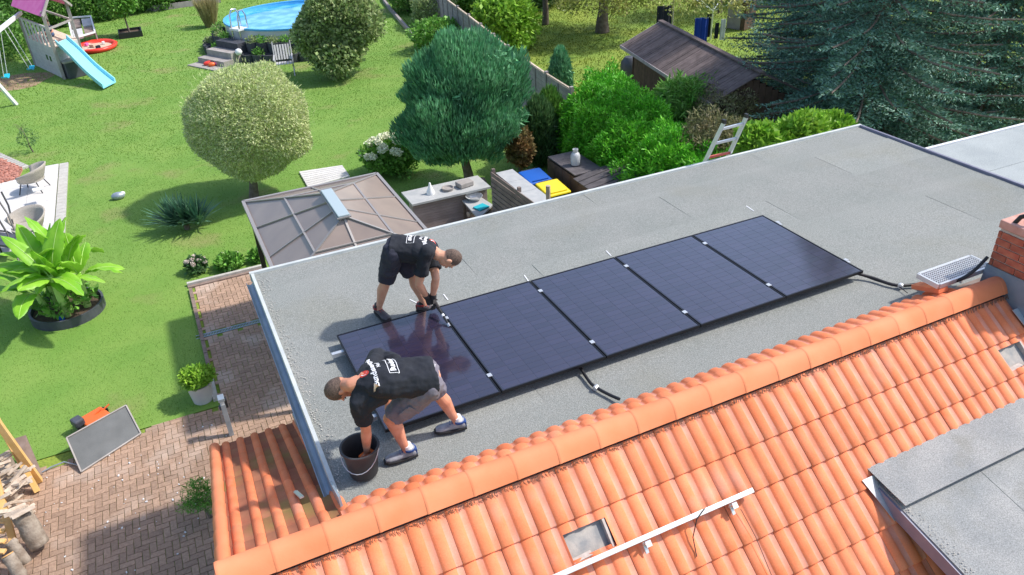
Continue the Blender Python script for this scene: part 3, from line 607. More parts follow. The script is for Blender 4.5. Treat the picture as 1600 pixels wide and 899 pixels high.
# ------------------------------------------------ garden trees and shrubs
t = thing('willow_tree', P(397, 308), 'round clipped standard willow with pale cream-green leaves on the lawn', 'tree')
B = P(397, 308); crown('crown', (B.x+.32, B.y, 2.10), (1.60, 1.52, 1.46), 62000, .085, .28, LM['willow'], t, lumps=90, amp=.07, sharp=50, thick=.045)
k = rng.uniform(0, 1, 1); p_, d_ = crownpts((B.x+.32, B.y, 2.10), (1.61, 1.53, 1.47), 1200, amp=.06, thick=.02); leafmesh('shoot', p_, d_*.8+unit(len(p_))*.4+np.array([0, 0, .5]), rng.uniform(.06, .15, len(p_)), .1, LM['willow'], t)
trunk(t, B, (B.x+.15, B.y, 1.6), .11, .09, limbs=6, spread=.7)
B = P(735, 292); t = thing('cypress_tree', B, 'blue-green clipped cypress of two stacked balls beside the garden bar', 'tree')
for c, r_, n in (((B.x+.12, B.y+.1, 2.85), (1.66, 1.5, 1.22), 28000), ((B.x-.12, B.y-.05, 1.92), (1.70, 1.6, 1.12), 36000)):
    crown('crown', c, r_, n, .17, .20, LM['cyp'], t, mode='up', lumps=90, amp=.16, sharp=60, thick=.10)
trunk(t, B, (B.x-.3, B.y, 1.8), .13, .08, limbs=5, spread=.6)
B = P(522, 124); t = thing('olive_shrub', B, 'loose grey-green bushy tree growing on the lawn right of the pool', 'tree')
for c, r_, n in (((B.x+.55, B.y+.2, 2.3), (1.75, 1.5, 1.5), 11000), ((B.x+.2, B.y, 1.3), (1.35, 1.2, 1.1), 7000), ((B.x+1.5, B.y+.3, 2.0), (.9, .9, .9), 3000), ((B.x-.6, B.y+.1, 1.8), (.8, .8, .9), 3000)): crown('crown', c, r_, n, .15, .5, LM['shrub'], t, lumps=30, amp=.25, sharp=20, thick=.2)
trunk(t, B, (B.x, B.y, 1.6), .09, .05, limbs=7, spread=.8)
# hydrangeas
def hydrangea(px, py, w_, h, lab, mt, pet, n=22):
    B = P(px, py); t = thing('hydrangea', B, lab, 'bush')
    crown('leaves', (B.x, B.y, h*.42), (w_*.5, w_*.5, h*.5), int(1400*w_*w_+120), .10, .6, mt, t, thick=.3, low=-.5)
    F = []; V = []
    for i in range(n):
        a = random.random()*6.28; e = random.uniform(.25, 1.3); d = Vector((math.cos(a)*math.cos(e), math.sin(a)*math.cos(e)-.1, math.sin(e)))
        c = Vector((B.x+d.x*w_*.52, B.y+d.y*w_*.52, h*.42+d.z*h*.58)); k = unit(110); p = np.array(c)+k*np.array([.085, .085, .07])*min(1.2, w_)
        V.append(p)
    for v in V: leafmesh('flower_head', v, unit(len(v)), .045*min(1.2, w_), 1.0, pet, t)
hydrangea(612, 268, 1.65, 1.05, 'large hydrangea bush with many creamy white flower heads beside the gazebo', LM['mid'], M['petal'], 36)
hydrangea(309, 424, .48, .38, 'small hydrangea with faded pinkish white blooms, left of two by the kerb', LM['dark'], M['petalp'], 14)
hydrangea(361, 417, .60, .34, 'small green hydrangea with one pale bloom, right beside the faded one', LM['mid'], M['petal'], 2)
hydrangea(404, 408, .36, .30, 'smallest bright green bush beside the gazebo post', LM['mid'], M['petal'], 0)
# yucca
B = P(293, 358); t = thing('yucca_plant', B, 'dark blue-green spiky yucca clump growing on the lawn near the gazebo', 'plant')
V = []; F = []
for hx_, hy_, n in ((0, 0, 130), (-.28, .12, 90), (.30, -.12, 90)):
    for i in range(n):
        a = random.random()*6.28; e = random.uniform(.42, 1.55); L_ = random.uniform(.65, .95); d = Vector((math.cos(a)*math.cos(e), math.sin(a)*math.cos(e), math.sin(e))); s = d.cross(Vector((0, 0, 1))).normalized()
        o = Vector((B.x+hx_, B.y+hy_, .10)); k = len(V); m1 = o+d*L_*.5+Vector((0, 0, .04)); e_ = o+d*L_-Vector((0, 0, .06*(1-e/1.5)))
        V += [o-s*.015, o+s*.015, m1+s*.030, m1-s*.030, e_]; F += [(k, k+1, k+2, k+3), (k+3, k+2, k+4)]
mb = MB(); mb.add(V, F); mb.build('leaves', LM['yucca'], t); MB().tube([(B.x, B.y, 0), (B.x, B.y, .15)], .07, 8).build('stem', M['trunk'], t)
# banana clump
B = P(100, 512); RB = .70; cx_, cy_ = P(108, 500).x, P(108, 488).y
t = thing('banana_plant', (cx_, cy_, 0), 'large bright green banana plant in a round bed with a dark palisade edge', 'plant')
ring = MB(); 
for i in range(56):
    a = 6.283*i/56; MB().box((cx_+RB*math.cos(a), cy_+RB*math.sin(a), .09), (.045, .083, .22), a).build('edging_board', M['anth'], t)
MB().prism([(cx_+(RB-.03)*math.cos(6.283*i/24), cy_+(RB-.03)*math.sin(6.283*i/24)) for i in range(24)], .0, .10).build('soil', M['soil'], t)
stems = [(-.15, .1), (-.05, .35), (.0, -.35), (.2, .15), (.05, -.2), (-.35, -.1), (.38, -.12)]
def bleaf(o, az, el, L_, wd, curl):
    V = []; F = []; N_ = 12; mid = []; p = Vector(o); d = Vector((math.cos(az)*math.cos(el), math.sin(az)*math.cos(el), math.sin(el)))
    side = Vector((-math.sin(az), math.cos(az), 0)); tw = random.uniform(-.5, .5)
    for i in range(N_+1):
        tt = i/N_; mid.append(p.copy()); w2 = wd*.5*max(.03, math.sin(math.pi*min(1, max(0, tt-.16)/.84)**.75)**.6 if tt > .16 else .03)
        nrm = side.cross(d).normalized(); s2 = (side*math.cos(tw)+nrm*math.sin(tw)).normalized(); n2 = d.cross(s2)
        if n2.z < 0: n2 = -n2
        rip = .02*math.sin(i*2.4+L_*9); V += [p+s2*w2+n2*(w2*.35+rip-.5*w2*tt), p+s2*w2*.5+n2*(w2*.22), p, p-s2*w2*.5+n2*(w2*.22), p-s2*w2+n2*(w2*.35-rip-.5*w2*tt)]
        d = (d+Vector((0, 0, -curl/N_))).normalized(); p = p+d*(L_/N_)
    for i in range(N_):
        for k in range(4):
            if k in (0, 3) and (i*7+int(L_*100)+k) % 5 == 0 and i > 3: V_ = 0
            F.append((i*5+k, i*5+k+1, (i+1)*5+k+1, (i+1)*5+k))
    mb = MB(); mb.add(V, F); lf = mb.build('leaf', LM['banana'], t, smooth='all')
    MB().tube([m_+Vector((0, 0, .006)) for m_ in mid], [.015-.001*i for i in range(N_+1)], 5).build('midrib', M['midrib'], lf, smooth=True)
k = 0
for sx, sy in stems:
    h = random.uniform(.7, 1.25); o = Vector((cx_+sx, cy_+sy, 0)); MB().tube([o, o+Vector((sx*.1, sy*.1, h*.6)), o+Vector((sx*.2, sy*.2, h))], [.08, .065, .045], 8).build('stem', M['midrib'], t, smooth=True)
    for i in range(7):
        az = 6.283*(i+random.random()*.5)/7+k; el = random.uniform(.45, 1.4); bleaf(o+Vector((sx*.2, sy*.2, h-.1)), az, el, random.uniform(.80, 1.40), random.uniform(.30, .42), random.uniform(.6, 1.5)); k += .7
crown('lower_leaves', (cx_, cy_, .25), (.55, .55, .25), 500, .15, .5, LM['mid'], t, core=False, low=0)
tag(MB().lathe([(0, .2), (.05, .2), (.06, .12), (.03, .1)], (B.x-.0, B.y+.15, 0), 10).build('sprinkler', M['lid_b']), 'small blue plastic sprinkler at the front edge of the banana bed', 'sprinkler')
# sapling, ornament
B = P(52, 238); t = thing('sapling', B, 'thin young sapling with sparse twigs standing beside the terrace', 'tree')
trunk(t, B, (B.x-.1, B.y, .9), .018, .006, limbs=8, spread=.25); crown('leaves', (B.x-.05, B.y, .45), (.3, .3, .25), 380, .08, .3, LM['dark'], t, core=False)
B = P(186, 311); t = thing('garden_ornament', B, 'small grey stone ornament lying alone on the lawn', 'ornament')
V, F = blob((B.x, B.y, .09), (.18, .12, .11), None, '', None, 1); mb = MB(); mb.add(V, F); mb.build('body', M['zinc'], t, smooth='all'); V, F = blob((B.x+.13, B.y+.02, .13), (.07, .06, .06), None, '', None, 1); mb = MB(); mb.add(V, F); mb.build('head', M['white'], t, smooth='all')
# pot plant beside the paving
B = P(318, 624); t = thing('potted_bush', B, 'green leafy bush in a round pale grey pot beside the brick paving', 'plant pot')
MB().lathe([(0, 0), (.17, 0), (.215, .36), (.23, .38), (.205, .38), (.19, .30), (0, .30)], (B.x, B.y, 0), 28).build('pot', M['potw'], t, smooth=True); MB().lathe([(0, .31), (.198, .31)], (B.x, B.y, 0), 20).build('soil', M['soil'], t)
crown('leaves', (B.x, B.y, .50), (.27, .27, .17), 1500, .075, .6, LM['lime'], t, thick=.3)
# bush beside the gable, in front of the house
B = P(318, 812); t = thing('gable_bush', (B.x-.0, B.y, 0), 'feathery green bush growing from the paving beside the orange roof verge', 'bush')
for dx, dy, z, r_ in ((-.10, .0, .38, .16), (.02, .10, .55, .15), (.05, -.1, .42, .15), (.16, .05, .5, .16), (.22, -.1, .3, .14)): crown('leaves', (B.x+dx, B.y+dy, z), (r_, r_, r_*.7), 420, .07, .16, LM['mid'], t, core=False, thick=.5)
trunk(t, B+Vector((.1, 0, 0)), (B.x+.08, B.y, .35), .02, .012, limbs=7, spread=.2)
# ------------------------------------------------ lamp pillar and things on the paving
B = P(362, 679); t = thing('pillar_lamp', B, 'slim grey metal pillar light standing on the brick paving', 'lamp')
H = .80; boxes('post', M['zinc'], t, [((B.x, B.y, .33), (.075, .09, .66))], bevel=.004); boxes('light_pane', M['white'], t, [((B.x, B.y-.002, .70), (.06, .085, .08))]); boxes('cap', M['zinc'], t, [((B.x, B.y+.0, .775), (.10, .15, .06))], bevel=.006)
boxes('socket_box', M['black'], t, [((B.x+.058, B.y+.02, .66), (.035, .10, .16))]); boxes('socket_box', M['anth'], t, [((B.x-.05, B.y+.0, .60), (.03, .06, .07))])
# board resting on the mower
a, b, c, d = P(127, 738, .02), P(220, 678, .02), P(197, 634, .30), P(104, 685, .30)
t = thing('mesh_screen', (a+b+c+d)/4*1, 'dark mesh screen in a light wooden frame leaning over the mower', 'screen'); t.location.z = 0
MB().slab([a, b, c, d], .012).build('mesh_sheet', M['mesh'], t)
nn = (b-a).cross(d-a).normalized(); nn = nn if nn.z > 0 else -nn
for u, v in ((a, b), (b, c), (c, d), (d, a)): MB().bar(u+nn*.004, v+nn*.004, .022, .034, up=nn).build('frame_bar', M['wood'], t)
t = thing('lawn_mower', P(138, 672), 'orange lawn mower with a dark motor hood half hidden behind the mesh screen', 'lawn mower'); q = P(140, 668)
boxes('deck', M['mow'], t, [((q.x+.12, q.y+.03, .14), (.42, .34, .10), .5)], bevel=.03); boxes('hood', M['anth'], t, [((q.x-.12, q.y-.06, .22), (.17, .2, .14), .5)], bevel=.03)
for dx, dy in ((-.1, -.16), (.3, .05), (-.12, .13), (.25, .24)): MB().tube([(q.x+dx, q.y+dy-.02, .08), (q.x+dx, q.y+dy+.02, .08)], .08, 12).build('wheel', M['rubber'], t)
for s in (0, .12): MB().bar((q.x+.12+s, q.y+.05+s*.5, .18), (q.x+.26+s, q.y+.12+s*.5, .23), .02, .02).build('handle_bar', M['mow'], t)
tag(MB().tube([P(125, 728, .01), P(100, 722, .05), P(80, 730, .04), P(62, 740, .01)], .012, 6).build('curved_pipe', M['zinc']), 'thin grey pipe lying on the paving left of the mesh screen', 'pipe')
# brown board standing by the wood store
a, b, c, d = P(14, 688, .45), P(40, 680, .45), P(66, 741, .02), P(40, 757, .02)
tag(MB().slab([a, b, c, d], .025).build('leaning_board', M['woodd'] if 0 else M['kerbd']), 'weathered brown board leaning at the corner of the log store', 'board')
# log store of fresh timber
B = P(30, 790); t = thing('log_store', (B.x, B.y, 0), 'open log store of yellow timber beams at the left edge', 'log store')
for a, b in (((-22, 625, 1.5), (58, 768, .02)), ((-8, 655, 1.45), (62, 752, .02)), ((-10, 735, 1.0), (30, 880, .05))): MB().bar(P(*a), P(*b), .085, .085).build('beam', M['woody'], t)
for i in range(6): MB().bar(P(-40, 790+i*14, .5), P(8, 782+i*16, .5), .07, .03).build('slat', M['woody'], t)
fw_ = thing('firewood_pile', P(25, 760), 'stacked split firewood lying between the yellow beams of the log store', 'firewood')
for i in range(46):
    px = random.uniform(-12, 40); py = random.uniform(705, 800)+px*.25; q = P(px, py, random.uniform(.45, .75)); a = random.uniform(-.5, .8); L_ = random.uniform(.2, .3); r_ = random.uniform(.022, .042); dv = Vector((math.cos(a), math.sin(a), random.uniform(-.3, .3)))*L_/2
    mb = MB(); mb.tube([q-dv, q+dv], [r_, r_*.9], random.choice((3, 4, 5))); mb.build('log', M['logf'], fw_)
boxes('lower_logs', M['bark'], fw_, [((P(12, 770).x-.1, P(12, 770).y, .22), (.5, .8, .44))])
def biglog(a, b, r, lab, name='tree_log', endm='endgrain'):
    a = Vector(a); b = Vector(b); t = thing(name, b, lab, 'log'); N_ = 9; mb = MB()
    pts = [a.lerp(b, i/N_)+Vector((random.uniform(-.006, .006), random.uniform(-.006, .006), random.uniform(-.006, .006))) for i in range(N_+1)]; mb.tube(pts, [r*random.uniform(.94, 1.06) for _ in pts], 16); mb.build('bark', M['bark'], t, smooth='all')
    d = (a-b).normalized(); MB().tube([a, a+d*.012], [r*.95, r*.93], 16).build('cut_end', M[endm], t)
biglog(P(33, 802, .62), P(62, 852, .12), .135, 'thick barked tree log leaning with its cut end up beside the firewood')
biglog(P(16, 846, .50), P(42, 880, .2), .075, 'thinner log with a fresh orange cut end, upper one of the bottom-left pair', endm='logo')
biglog(P(12, 868, .50), P(36, 905, .2), .080, 'thinner log with a fresh orange cut end, lower one of the bottom-left pair', endm='logo')
# ------------------------------------------------ gazebo
t = thing('gazebo', (1.25, 8.0, 0), 'garden gazebo with a brown panelled hip roof and grey ridge vent', 'gazebo')
Ca, Cb, Cc, Cd = P(385, 316, 2.45), P(594, 272, 2.45), P(668, 372, 2.45), P(428, 440, 2.45)
rt, rb_ = P(511, 303, 3.25), P(537, 338, 3.25)
x0, x1 = (Ca.x+Cd.x)/2, (Cb.x+Cc.x)/2; y1, y0 = (Ca.y+Cb.y)/2, 5.6
rx = (rt.x+rb_.x)/2; ry1, ry0 = rt.y, rb_.y
cor = [Vector((x0, y0, 2.45)), Vector((x1, y0, 2.45)), Vector((x1, y1, 2.45)), Vector((x0, y1, 2.45))]
ra_, rb2 = Vector((rx, ry0, 3.25)), Vector((rx, ry1, 3.25))
bars = []
def panel4(E0, E1, R0, R1, nsp, midf=.5):
    # split a roof face into strips from eave to ridge, and once across
    for i in range(nsp):
        f0, f1 = i/nsp, (i+1)/nsp; e0, e1 = E0.lerp(E1, f0), E0.lerp(E1, f1); q0, q1 = R0.lerp(R1, f0), R0.lerp(R1, f1)
        for g0, g1 in ((0, .52), (.52, 1)):
            pts = [e0.lerp(q0, g0), e1.lerp(q1, g0), e1.lerp(q1, g1), e0.lerp(q0, g1)]
            if (pts[2]-pts[3]).length < .02: pts = pts[:3]
            MB().slab(pts, .01).build('roof_panel', M['gazeb'], t)
        if i: bars.append((e0, q0))
        m0, m1 = e0.lerp(q0, .52), e1.lerp(q1, .52); bars.append((m0, m1))
panel4(cor[3], cor[0], rb2, ra_, 3); panel4(cor[1], cor[2], ra_, rb2, 3); panel4(cor[0], cor[1], ra_, ra_+Vector((.001, 0, 0)), 2); panel4(cor[2], cor[3], rb2, rb2-Vector((.001, 0, 0)), 2)
for i in range(4): bars.append((cor[i], (ra_, ra_, rb2, rb2)[i]))
for a, b in bars: MB().bar(a+Vector((0, 0, .012)), b+Vector((0, 0, .012)), .035, .022).build('roof_bar', M['gazf'], t)
for i in range(4): MB().bar(cor[i], cor[(i+1) % 4], .06, .09).build('eave_beam', M['gazf'], t); c = cor[i]+((ra_+rb2)/2-cor[i]).normalized()*.22; MB().box((c.x, c.y, 1.2), (.09, .09, 2.4)).build('post', M['brown'], t)
boxes('ridge_vent', M['gazv'], t, [((rx, (ry0+ry1)/2, 3.29), (.19, ry1-ry0+.16, .035))], bevel=.01); boxes('vent_base', M['gazf'], t, [((rx, (ry0+ry1)/2, 3.265), (.23, ry1-ry0+.2, .02))])
# plank step on the lawn behind the gazebo
c = (P(470, 272)+P(540, 292))/2; q = [P(468, 271), P(535, 261), P(547, 278), P(482, 296)]; t = thing('plank_platform', (sum(v.x for v in q)/4, sum(v.y for v in q)/4, 0), 'pale grey timber platform on the lawn behind the gazebo', 'platform')
for i in range(8):
    a, b = q[0].lerp(q[3], i/8+.008), q[0].lerp(q[3], (i+1)/8-.008); c_, d_ = q[1].lerp(q[2], i/8+.008), q[1].lerp(q[2], (i+1)/8-.008)
    MB().slab([a+Vector((0, 0, .06)), c_+Vector((0, 0, .06)), d_+Vector((0, 0, .06)), b+Vector((0, 0, .06))], .05).build('plank', M['slab'], t)
# ------------------------------------------------ garden bar
tb = thing('garden_bar', (4.5, 11.3, 0), 'outdoor bar clad in taupe boards with a pale grey counter top', 'bar')
a, b, c, d = P(627, 301, 1.1), P(748, 276, 1.1), P(755, 296, 1.1), P(636, 322, 1.1)
bx0, bx1, by0, by1 = a.x, b.x, d.y, a.y
boxes('counter', M['counter'], tb, [(((bx0+bx1)/2, (by0+by1)/2, 1.08), (bx1-bx0, by1-by0, .05))])
for i in range(15): boxes('board', M['board'], tb, [(((bx0+bx1)/2, by0+.14, .04+i*.07), (bx1-bx0-.1, .03, .064))])
boxes('back_wall', M['board'], tb, [(((bx0+bx1)/2, by0+.30, .52), (bx1-bx0-.1, .25, 1.04))])
t = thing('deck_floor', (4, 9.8, 0), 'taupe composite decking below the garden bar', 'decking')
for i in range(26): MB().box((3.9, 7.4+i*.145, .04), (3.6, .138, .03)).build('deck_board', M['board'], t)
def item(nm, px, py, z, prof, mt, lab, cat): B = P(px, py, z); tag(MB().lathe(prof, B, 16).build(nm, M[mt], smooth=True), lab, cat)
item('candle_jar', 673, 303, 1.105, [(0, 0), (.1, 0), (.1, .05), (.05, .16), (.02, .28), (0, .28)], 'paper', 'pale cone-shaped object on the left part of the bar counter', 'decoration')
item('round_dish', 700, 297, 1.105, [(0, 0), (.13, 0), (.15, .07), (.13, .07), (.11, .03), (0, .03)], 'wood', 'round grey dish in the middle of the bar counter', 'dish')
B = P(726, 291, 1.105); tag(MB().box((B.x, B.y, .07+1.105-.0), (.38, .26, .12), .2).build('counter_box', M['wood'], bevel=.02), 'grey box standing on the right part of the bar counter', 'box')
item('black_kettle', 754, 290, .75, [(0, 0), (.09, 0), (.11, .1), (.06, .2), (0, .22)], 'black', 'small black kettle beside the right end of the bar', 'kettle')
q = [P(722, 313, .9), P(748, 306, .9), P(770, 320, .9), P(748, 342, .9)]; t = thing('side_table', (q[0]+q[2])/2, 'pale side table with a metal basin beside the garden bar', 'table'); t.location.z = 0
MB().slab(q, .04).build('table_top', M['counter'], t)
for v in q: w_ = v.lerp((q[0]+q[2])/2, .12); MB().box((w_.x, w_.y, .43), (.05, .05, .86)).build('leg', M['trunk'], t)
for i in range(9):
    c_ = q[0].lerp(q[3], .2+.6*(i % 3)/2); MB().tube([(c_.x+.05, c_.y, .2+.2*(i//3)), (c_.x+.5, c_.y+.1, .2+.2*(i//3))], .07, 8).build('stored_log', M['logf'], t)
c_ = P(741, 312, .9); tag(MB().lathe([(0, .01), (.12, .01), (.20, .10), (.21, .10), (.13, 0), (0, 0)], c_, 20).build('metal_basin', M['alu'], smooth=True), 'round metal basin standing on the pale side table', 'basin')
c_ = P(752, 324, .92); MBt = MB().box((c_.x, c_.y, .925), (.30, .26, .03), .3).build('teal_cloth', M['teal'], bevel=.01); tag(MBt, 'folded teal cloth on the side table by the bar', 'cloth')
c_ = P(762, 332, .7); t = thing('grill', (c_.x, c_.y, 0), 'small black kettle grill next to the side table', 'grill'); MB().lathe([(0, .45), (.15, .5), (.22, .62), (.22, .68), (.1, .75), (0, .76)], (c_.x+.1, c_.y, 0), 16).build('bowl', M['black'], t, smooth=True)
for k in range(3): MB().tube([(c_.x+.1+.1*math.cos(k*2.1), c_.y+.1*math.sin(k*2.1), .5), (c_.x+.1+.25*math.cos(k*2.1), c_.y+.25*math.sin(k*2.1), 0)], .012, 6).build('leg', M['steel'], t)
# slatted screen with a stone capped wall behind it
t = thing('slatted_screen', (5.5, 8.6, 0), 'dark brown slatted screen in front of the stone-topped wall', 'screen')
sa, sb = P(768, 268, 1.85), P(856, 322, 1.85); sb = Vector((sa.x+.12, 7.3, 1.85))
for i in range(15):
    z = .12+i*.12; mid = sa.lerp(sb, .5); MB().bar((sa.x-.02, sa.y, z), (sb.x-.02, sb.y, z), .02, .095).build('slat', M['slatw'], t)
for f_ in (.0, .5, 1): v = sa.lerp(sb, f_); MB().box((v.x+.045, v.y, .95), (.07, .07, 1.9)).build('post', M['slatw'], t)
t = thing('garden_wall', (5.8, 8.6, 0), 'low wall topped with pale grey stone slabs beside the slatted screen', 'wall')
qa, qb, qc, qd = P(782, 262, 1.8), P(808, 254, 1.8), P(868, 312, 1.8), P(846, 320, 1.8); wx0 = sa.x+.10; wx1 = wx0+.42; wy0, wy1 = 7.2, sa.y
MB().prism([(wx0+.03, wy0), (wx1-.03, wy0), (wx1-.03, wy1), (wx0+.03, wy1)], 0, 1.74).build('wall_body', M['wall'], t)
for i in range(4): y_ = wy0+(wy1-wy0)*i/4; MB().box(((wx0+wx1)/2, y_+(wy1-wy0)/8, 1.77), (wx1-wx0, (wy1-wy0)/4-.008, .05)).build('cap_slab', M['counter'], t)
B = P(833, 318, 1.0); tag(MB().tube([(5.62, 7.55, 1.0), (5.62, 7.55, 2.25)], .05, 8).build('wooden_post', M['logf']), 'single rough wooden post at the lower end of the slatted screen', 'post')
# bins
def bin_(px, py, lidm, lab):
    c = P(px, py, 1.03); t = thing('wheelie_bin', (c.x, c.y, 0), lab, 'bin', 'wheeled bins behind the wall'); x, y = c.x, c.y
    mb = MB(); V = [(x+sx*(.22 if z == 0 else .28), y+sy*(.26 if z == 0 else .34), z) for z in (0, .95) for sx, sy in ((-1, -1), (1, -1), (1, 1), (-1, 1))]; mb.add(V, [(3, 2, 1, 0), (4, 5, 6, 7), (0, 1, 5, 4), (1, 2, 6, 5), (2, 3, 7, 6), (3, 0, 4, 7)]); mb.build('body', M['bin'], t, bevel=.02)
    mb = MB(); mb.slab([(x-.31, y-.37, .98), (x+.31, y-.37, .98), (x+.31, y+.36, 1.04), (x-.31, y+.36, 1.04)], .07); l = mb.build('lid', M[lidm], t, bevel=.035)
    MB().bar((x-.22, y-.30, 1.0), (x+.22, y-.30, 1.0), .03, .05).build('grip', M[lidm], l, bevel=.01); MB().tube([(x-.2, y+.38, 1.02), (x+.2, y+.38, 1.02)], .015, 6).build('handle', M['bin'], t)
    for s in (-1, 1): MB().tube([(x+s*.24, y+.3, .1), (x+s*.28, y+.3, .1)], .1, 12).build('wheel', M['rubber'], t)
bin_(836, 273, 'lid_b', 'wheeled bin with a bright blue lid, behind the yellow one'); bin_(864, 291, 'lid_y', 'wheeled bin with a bright yellow lid beside the dark storage box')
# dark wooden storage box
t = thing('storage_shed', (8, 9.8, 0), 'low dark wooden lean-to store with plank top beside the thuja hedge', 'shed')
a, b, c, d = P(858, 250, 1.25), P(876, 237, 1.25), P(938, 262, 1.25), P(893, 275, 1.25)
def planks(q, n, mt, par, along=True, th=.03):
    for i in range(n):
        f0, f1 = i/n+.006, (i+1)/n-.006; MB().slab([q[0].lerp(q[1], f0), q[0].lerp(q[1], f1), q[3].lerp(q[2], f1), q[3].lerp(q[2], f0)], th).build('plank', mt, par)
X0, X1 = 7.55, 8.35; planks([Vector((X0, 11.25, 1.22)), Vector((X1, 11.25, 1.22)), Vector((X1, 9.85, 1.22)), Vector((X0, 9.85, 1.22))], 1, M['woodd'], t)
q = [Vector((X0-.05, 9.85, 1.15)), Vector((X0-.05, 7.2, 1.15)), Vector((X1+.5, 7.2, 1.38)), Vector((X1+.5, 9.85, 1.38))]
planks(q, 10, M['woodd'], t)
for i in range(10): MB().box((X0+.03, 11.1-i*.40, .57), (.03, .385, 1.14)).build('wall_board', M['shedw'], t)
MB().prism([(X0+.06, 7.3), (X1, 7.3), (X1, 11.2), (X0+.06, 11.2)], 0, 1.1).build('wall', M['shedw'], t)
c_ = P(899, 257, 1.24); t = thing('gas_bottle', c_, 'pale grey gas bottle standing on the dark storage box', 'gas bottle'); MB().lathe([(0, 0), (.11, 0), (.12, .04), (.12, .24), (.08, .31), (.03, .33), (0, .33)], c_, 18).build('cylinder', M['gas'], t, smooth=True); MB().lathe([(.06, .32), (.07, .40), (.055, .40), (.05, .32)], c_, 14).build('collar', M['gas'], t)
# ladder against the far edge
t = thing('ladder', (6.4, 3.85, 0), 'aluminium ladder with a red base band leaning over the roof edge', 'ladder')
La, Lb = Vector((6.42, 3.86, RZ)), Vector((6.92, 3.86, RZ)); lean = Vector((.0, -.26, 1)).normalized()
La, Lb = P(1102, 254, RZ+.02), P(1136, 246, RZ+.02); Ta, Tb = P(1131, 192, RZ+.82), P(1168, 183, RZ+.82)
La.y = Lb.y = 3.80; dd = Vector((0, .0, 0))
rail = [(P(1101, 252, RZ+.05), P(1132, 191, RZ+.05)), (P(1137, 242, RZ+.05), P(1166, 184, RZ+.05))]
def onpl(px, py, y0, sl):         # intersection with the ladder's own leaning plane y = y0 - sl*(z-RZ)
    d = fw+(px-800)/FPX*RT-(py-449.5)/FPX*UP; k = (y0-sl*(CAM.z-RZ)-CAM.y)/(d.y+sl*d.z); return CAM+d*k
p1, p2, p3, p4 = onpl(1101, 254, 3.83, .30), onpl(1131, 192, 3.83, .30), onpl(1137, 246, 3.83, .30), onpl(1166, 183, 3.83, .30)
for u, v in ((p1, p2), (p3, p4)):
    dn = (u-v).normalized(); MB().bar(u+dn*((u.z)/max(.2, -dn.z)*.98), v, .025, .07, up=(0, 1, 0)).build('rail', M['alu'], t); MB().box(v+Vector((0, 0, .02)), (.04, .07, .06)).build('end_cap', M['black'], t)
for i in range(-8, 3):
    f_ = .12+i*.36; MB().bar(p1.lerp(p2, f_), p3.lerp(p4, f_), .035, .035).build('rung', M['alu'] if i != 0 else M['ladr'], t)
# ------------------------------------------------ garden fence, hedges and bushes
t = thing('garden_fence', (10.4, 20, 0), 'tall fence of grey horizontal boards running along the right side of the lawn', 'fence')
fl = [Vector((9.85, 14.2, 0))]; dist = 0
def fx(y): return float(np.interp(y, [7, 15.7, 19.35, 24.6, 28.95, 40, 46], [9.5, 10.06, 10.45, 11.26, 11.85, 13.4, 14.4]))
ys = [14.3+1.85*i for i in range(13)]
for i in range(12):
    a, b = Vector((fx(ys[i]), ys[i], 0)), Vector((fx(ys[i+1]), ys[i+1], 0)); h = 1.78
    for k in range(12): MB().bar(a+Vector((0, 0, .10+k*.142)), b+Vector((0, 0, .10+k*.142)), .025, .132).build('board', M['fencew'], t)
    MB().bar(a+Vector((0, 0, h)), b+Vector((0, 0, h)), .06, .035).build('top_rail', M['logf'], t)
    MB().box((a.x, a.y, .93), (.10, .10, 1.86)).build('post', M['fencew'], t); MB().bar(a.lerp(b, .5)+Vector((-.03, 0, .05)), a.lerp(b, .5)+Vector((-.03, 0, 1.72)), .04, .03).build('batten', M['fencew'], t)
t = thing('bed_edging', (10.6, 32, 0), 'grey timber edging between the lawn and the shrub border', 'edging')
e = [P(664, 78), P(640, 52), P(614, 22), P(600, 4), P(596, -8)]
for a, b in zip(e, e[1:]): MB().bar(a+Vector((0, 0, .08)), b+Vector((0, 0, .08)), .12, .22).build('beam', M['fencew'], t)
def bush(name, px, py, rad, h, lm, lab, n=2500, size=.14, asp=.5, cat='bush', mode='out', group=None, tr=False, **k):
    B = P(px, py) if py > -900 and not isinstance(h, tuple) else None
    if B is None: q_ = P(px, py, h[0]); B = Vector((q_.x, q_.y, 0)); h = h[0]+rad[2]
    t = thing(name, B, lab, cat, group); z = h-rad[2] if h > rad[2] else h*.5
    crown('crown', (B.x, B.y, z), rad, n, size, asp, LM[lm], t, mode=mode, **{**dict(lumps=25, amp=.22, sharp=18, thick=.18), **k})
    trunk(t, B, (B.x, B.y, max(.3, z)), .07, .04, limbs=4, spread=rad[0]*.5); return t
bush('border_shrub', 690, 78, (1.3, 1.5, .9), 1.5, 'mid', 'leafy green shrub in the border right in front of the grey fence', 3500)
bush('border_shrub', 680, 40, (1.3, 1.6, 1.1), 1.9, 'shrub', 'greyish green shrub in the border, behind the stacked cypress', 3500)
bush('border_shrub', 638, 18, (1.2, 1.6, 1.2), 2.1, 'hedge', 'dark green shrub at the top end of the border beside the timber edging', 3500)
bush('border_shrub', 665, -5, (1.6, 2.0, 1.4), 2.6, 'dark', 'dark shrub at the very top of the border near the fence', 3500)
bush('border_shrub', 625, -22, (1.8, 2.2, 1.4), 2.4, 'hedge', 'broad dark shrub behind the pool at the top edge', 3500)
